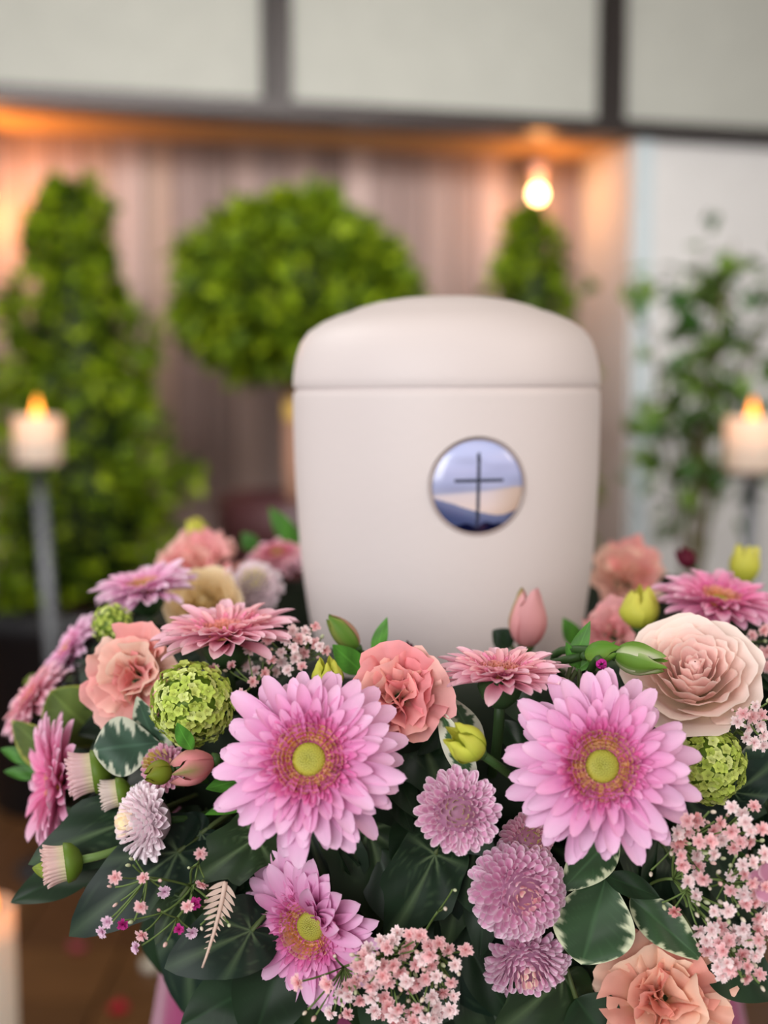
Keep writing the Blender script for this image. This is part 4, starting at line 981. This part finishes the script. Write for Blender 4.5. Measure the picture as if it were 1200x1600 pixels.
sprig('variegated_sprig', 'olive leaves with yellow rims behind the side-on left gerbera', [
    ('rim', (170, 1165, .70), (78, 1082, .69), 110, (-.35, .35, 1), 0),
    ('rim', (105, 1200, .70), (18, 1128, .69), 84, (-.35, .35, 1), 1)])
sprig('ivy_sprig', 'dark leaves behind the gypsophila at the right edge', [
    ('ivy', (1130, 1250, .60), (1215, 1190, .595), 90, (.2, .4, 1), 1),
    ('grey', (1160, 1250, .61), (1205, 1150, .61), 70, (.2, .3, 1), 0),
    ('dark', (1100, 1480, .585), (1215, 1560, .57), 90, (.2, .4, 1), 0),
    ('dark', (1110, 1330, .60), (1180, 1440, .595), 70, (.2, .3, 1), 0),
    ('dark', (1050, 1340, .60), (1110, 1440, .595), 60, (.2, .3, 1), 1)])
sprig('alstroemeria_leaves', 'narrow bright green leaf standing in front of the urn base', [
    ('green', (586, 1026, .64), (604, 964, .64), 27, (-.5, .1, 1), 0),
    ('green', (568, 1052, .63), (520, 1008, .625), 40, (-.2, .3, 1), 1)])
sprig('alstroemeria_leaves', 'narrow green leaves left of the white-edged alstroemeria bud', [
    ('green', (892, 1042, .60), (922, 970, .60), 28, (-.3, .1, 1), 0),
    ('green', (900, 1048, .60), (962, 1002, .60), 22, (-.1, .5, 1), 0),
    ('green', (905, 1045, .60), (884, 1004, .60), 20, (-.4, .1, 1), 1)])
sprig('alstroemeria_leaves', 'small pointed green leaf against the round snowball', [('green', (300, 1172, .565), (276, 1130, .562), 30, (-.3, .2, 1), 1)])
sprig('alstroemeria_leaves', 'green leaves right of the pink bud under the left gerbera petals', [
    ('green', (392, 1215, .60), (322, 1232, .59), 34, (0, .5, 1), 1), ('green', (396, 1250, .61), (320, 1272, .60), 26, (0, .6, .8), 0)])
sprig('alstroemeria_leaves', 'blurred green leaves rising behind the wreath left of the urn', [
    ('green', (468, 858, 1.03), (420, 792, 1.03), 34, (-.3, .2, 1), 0), ('green', (400, 860, 1.03), (378, 832, 1.03), 28, (-.1, .3, 1), 1)])
sprig('alstroemeria_leaves', 'dark green leaf low between the urn and dusty pink lisianthus', [
    ('green', (905, 1010, .74), (880, 965, .74), 30, (-.1, .3, 1), 0), ('dark', (800, 1010, .70), (770, 985, .70), 34, (-.2, .4, 1), 0)])
sprig('alstroemeria_leaves', 'olive lower left leaf below the lowest chrysanthemum bud', [('olive', (92, 1362, .60), (50, 1356, .598), 28, (-.2, .5, 1), 0)])
sprig('wreath_greens', 'small green leaves at far left rim below the edge-on gerberas', [
    ('green', (60, 1190, .70), (0, 1170, .70), 26, (-.3, .5, 1), 1), ('green', (70, 1210, .70), (5, 1205, .70), 24, (-.3, .5, 1), 1), ('olive', (64, 1060, .86), (36, 1068, .86), 20, (-.5, .3, 1), 0)])
def fern():
    b, t = P(352, 1378, .552), P(316, 1512, .545); r = thing('bleached_fern', 'bleached pale pink fern frond hanging beside the lower gerbera', 'foliage', b); c = lin((226, 200, 184))
    ax = t - b; obj('midrib', tube(bez((0, 0, 0), ax * .5 + Vector((.002, 0, 0)), ax, 8), .0012, c, 6, .0005).mesh('midrib', M_PETAL), r)
    me = grid(5, 2, lambda u, v: (u, v * .13 * math.sin(PI * (u * .85 + .12)) , -.12 * u * u), lambda u, v: c).mesh('pinna', M_PETAL)
    x = ax.normalized(); nn = dirv((0, .1, 1)); y = nn.cross(x).normalized()
    for i in range(11):
        f = i / 11
        for s in (-1, 1):
            d = (y * s * .9 + x * .75).normalized(); yy = nn.cross(d).normalized(); z = d.cross(yy)
            L = (.0078 - .0040 * f) * (.75 + .5 * math.sin(PI * min(1, f * 1.4 + .2))) * (1 if f < .8 else .6)
            M = Matrix((d, yy, z)).transposed().to_4x4(); M.translation = ax * (f * .84 + (.02 if s > 0 else 0))
            obj('pinna', me, r, M @ Matrix.Scale(L, 4))
fern()

# ------------------------------------------------------------------ gypsophila
gyp('loose gypsophila spray with magenta and white florets over the ivy at lower left', (335, 1400, .60), [(x, y, .548 + .01 * ((i * 7) % 3 - 1), k) for i, (x, y, k) in enumerate([
    (180, 1371, 'p'), (224, 1372, 'p'), (171, 1385, 'b'), (221, 1417, 'p'), (248, 1422, 'b'), (180, 1414, 'b'), (168, 1440, 'l'), (160, 1455, 'l'), (192, 1444, 'm'), (204, 1441, 'b'), (213, 1480, 'l'), (222, 1461, 'p'),
    (258, 1476, 'b'), (280, 1452, 'm'), (300, 1457, 'l'), (293, 1416, 'p'), (304, 1412, 'm'), (315, 1381, 'p'), (313, 1334, 'p'), (295, 1356, 'b'), (257, 1393, 'l'), (250, 1376, 'b'), (315, 1451, 'b'), (323, 1408, 'b'), (358, 1446, 'b'), (200, 1352, 'b'), (205, 1342, 'b')])], 3, 6, size=10.5)
gyp('dense pink gypsophila clump at bottom centre beside the lower gerbera', (660, 1500, .60), scatter([(560, 1490), (620, 1455), (700, 1470), (722, 1520), (700, 1590), (600, 1602), (560, 1560), (540, 1600), (500, 1590), (545, 1530)], 85, lambda x, y: .535, 12, 5)
    + [(711, 1391, .55, 'b'), (696, 1420, .55, 'b'), (728, 1484, .54, 'p'), (690, 1466, .545, 'b'), (706, 1510, .54, 'b'), (523, 1494, .53, 'b'), (512, 1538, .53, 'p'), (466, 1535, .53, 'p'), (476, 1583, .53, 'b'), (490, 1592, .53, 'b'), (550, 1492, .53, 'b'), (560, 1510, .53, 'p')], 5, 9, size=12.2)
gyp('dense pink gypsophila clump at right below the lime snowball', (1000, 1395, .60), scatter([(1055, 1290), (1140, 1255), (1200, 1300), (1205, 1480), (1185, 1530), (1130, 1530), (1090, 1480), (1085, 1400), (1045, 1330)], 105, lambda x, y: .535, 13, 8)
    + [(1017, 1366, .545, 'b'), (1038, 1418, .545, 'b'), (1054, 1424, .545, 's'), (1063, 1314, .54, 's'), (1178, 1260, .54, 'p'), (1087, 1280, .54, 's'), (1140, 1514, .53, 'p'), (1160, 1532, .53, 'b'), (1192, 1545, .53, 'b'), (1168, 1510, .53, 'p')], 9, 9, size=12.2)
gyp('gypsophila spray at the right edge under the blush rose', (1140, 1180, .62), scatter([(1140, 1108), (1205, 1090), (1205, 1175), (1165, 1160)], 15, lambda x, y: .57, 15, 11), 11, 4, size=10.5)
gyp('blurred gypsophila spray at right edge beneath the hot pink gerbera', (1160, 1070, .70), scatter([(1140, 1000), (1205, 980), (1205, 1050), (1165, 1040)], 12, lambda x, y: .66, 15, 12), 12, 4, size=10.5)
gyp('gypsophila spray between the face-up rear gerbera and the front left gerbera', (410, 1100, .66), scatter([(372, 1030), (430, 990), (500, 975), (512, 1030), (430, 1055), (385, 1050)], 26, lambda x, y: .625, 15, 13, 'ppwwwpb') +
    [(376, 1085, .59, 'p'), (334, 1045, .615, 'p'), (352, 1048, .615, 'b'), (362, 1040, .615, 'p'), (500, 1010, .62, 'w'), (480, 1000, .62, 'w'), (395, 1065, .61, 'p')], 13, 6, size=10)
gyp('blurred gypsophila tuft left of the apricot rose at the rear', (345, 930, .84), scatter([(335, 900), (360, 890), (362, 925), (340, 925)], 6, lambda x, y: .815, 11, 14, 'wwb'), 14, 2, size=9)

# mauve blossom cut by the right edge
def phlox():
    r, Y = head('phlox_blossom', 'mauve open blossom with pale-edged petals at the right edge over gypsophila', 'flower', 1203, 1376, (-.2, .15, 1), 0, Y=.53)
    R = 34 * Y / F
    me = grid(6, 6, lambda u, v: (.08 + u * .95, v * .52 * math.sin(PI * min(.97, u * .72 + .18)) , .10 * u + .14 * v * v * u - .1 * u ** 3), lambda u, v: lin(mix((196, 132, 158), (230, 190, 204), max(sm(.6, 1, abs(v)), sm(.8, 1, u))))).mesh('petal', M_PETAL)
    for i in range(5): obj('petal', me, r, MX((0, 0, .001 * (i % 2)), 2 * PI * i / 5 + .5, -.12, .15, (R, R, R)))
    obj('eye', ball(R * .13, lin((214, 190, 150)), 8, 5).mesh('eye', M_GREEN), r)
    obj('calyx', lathe([(R * .05, -R * .6), (R * .14, -R * .3), (R * .1, 0)], 8, CALYX).mesh('calyx', M_GREEN), r)
    add_stem(r, R * .55, .0014)
phlox()
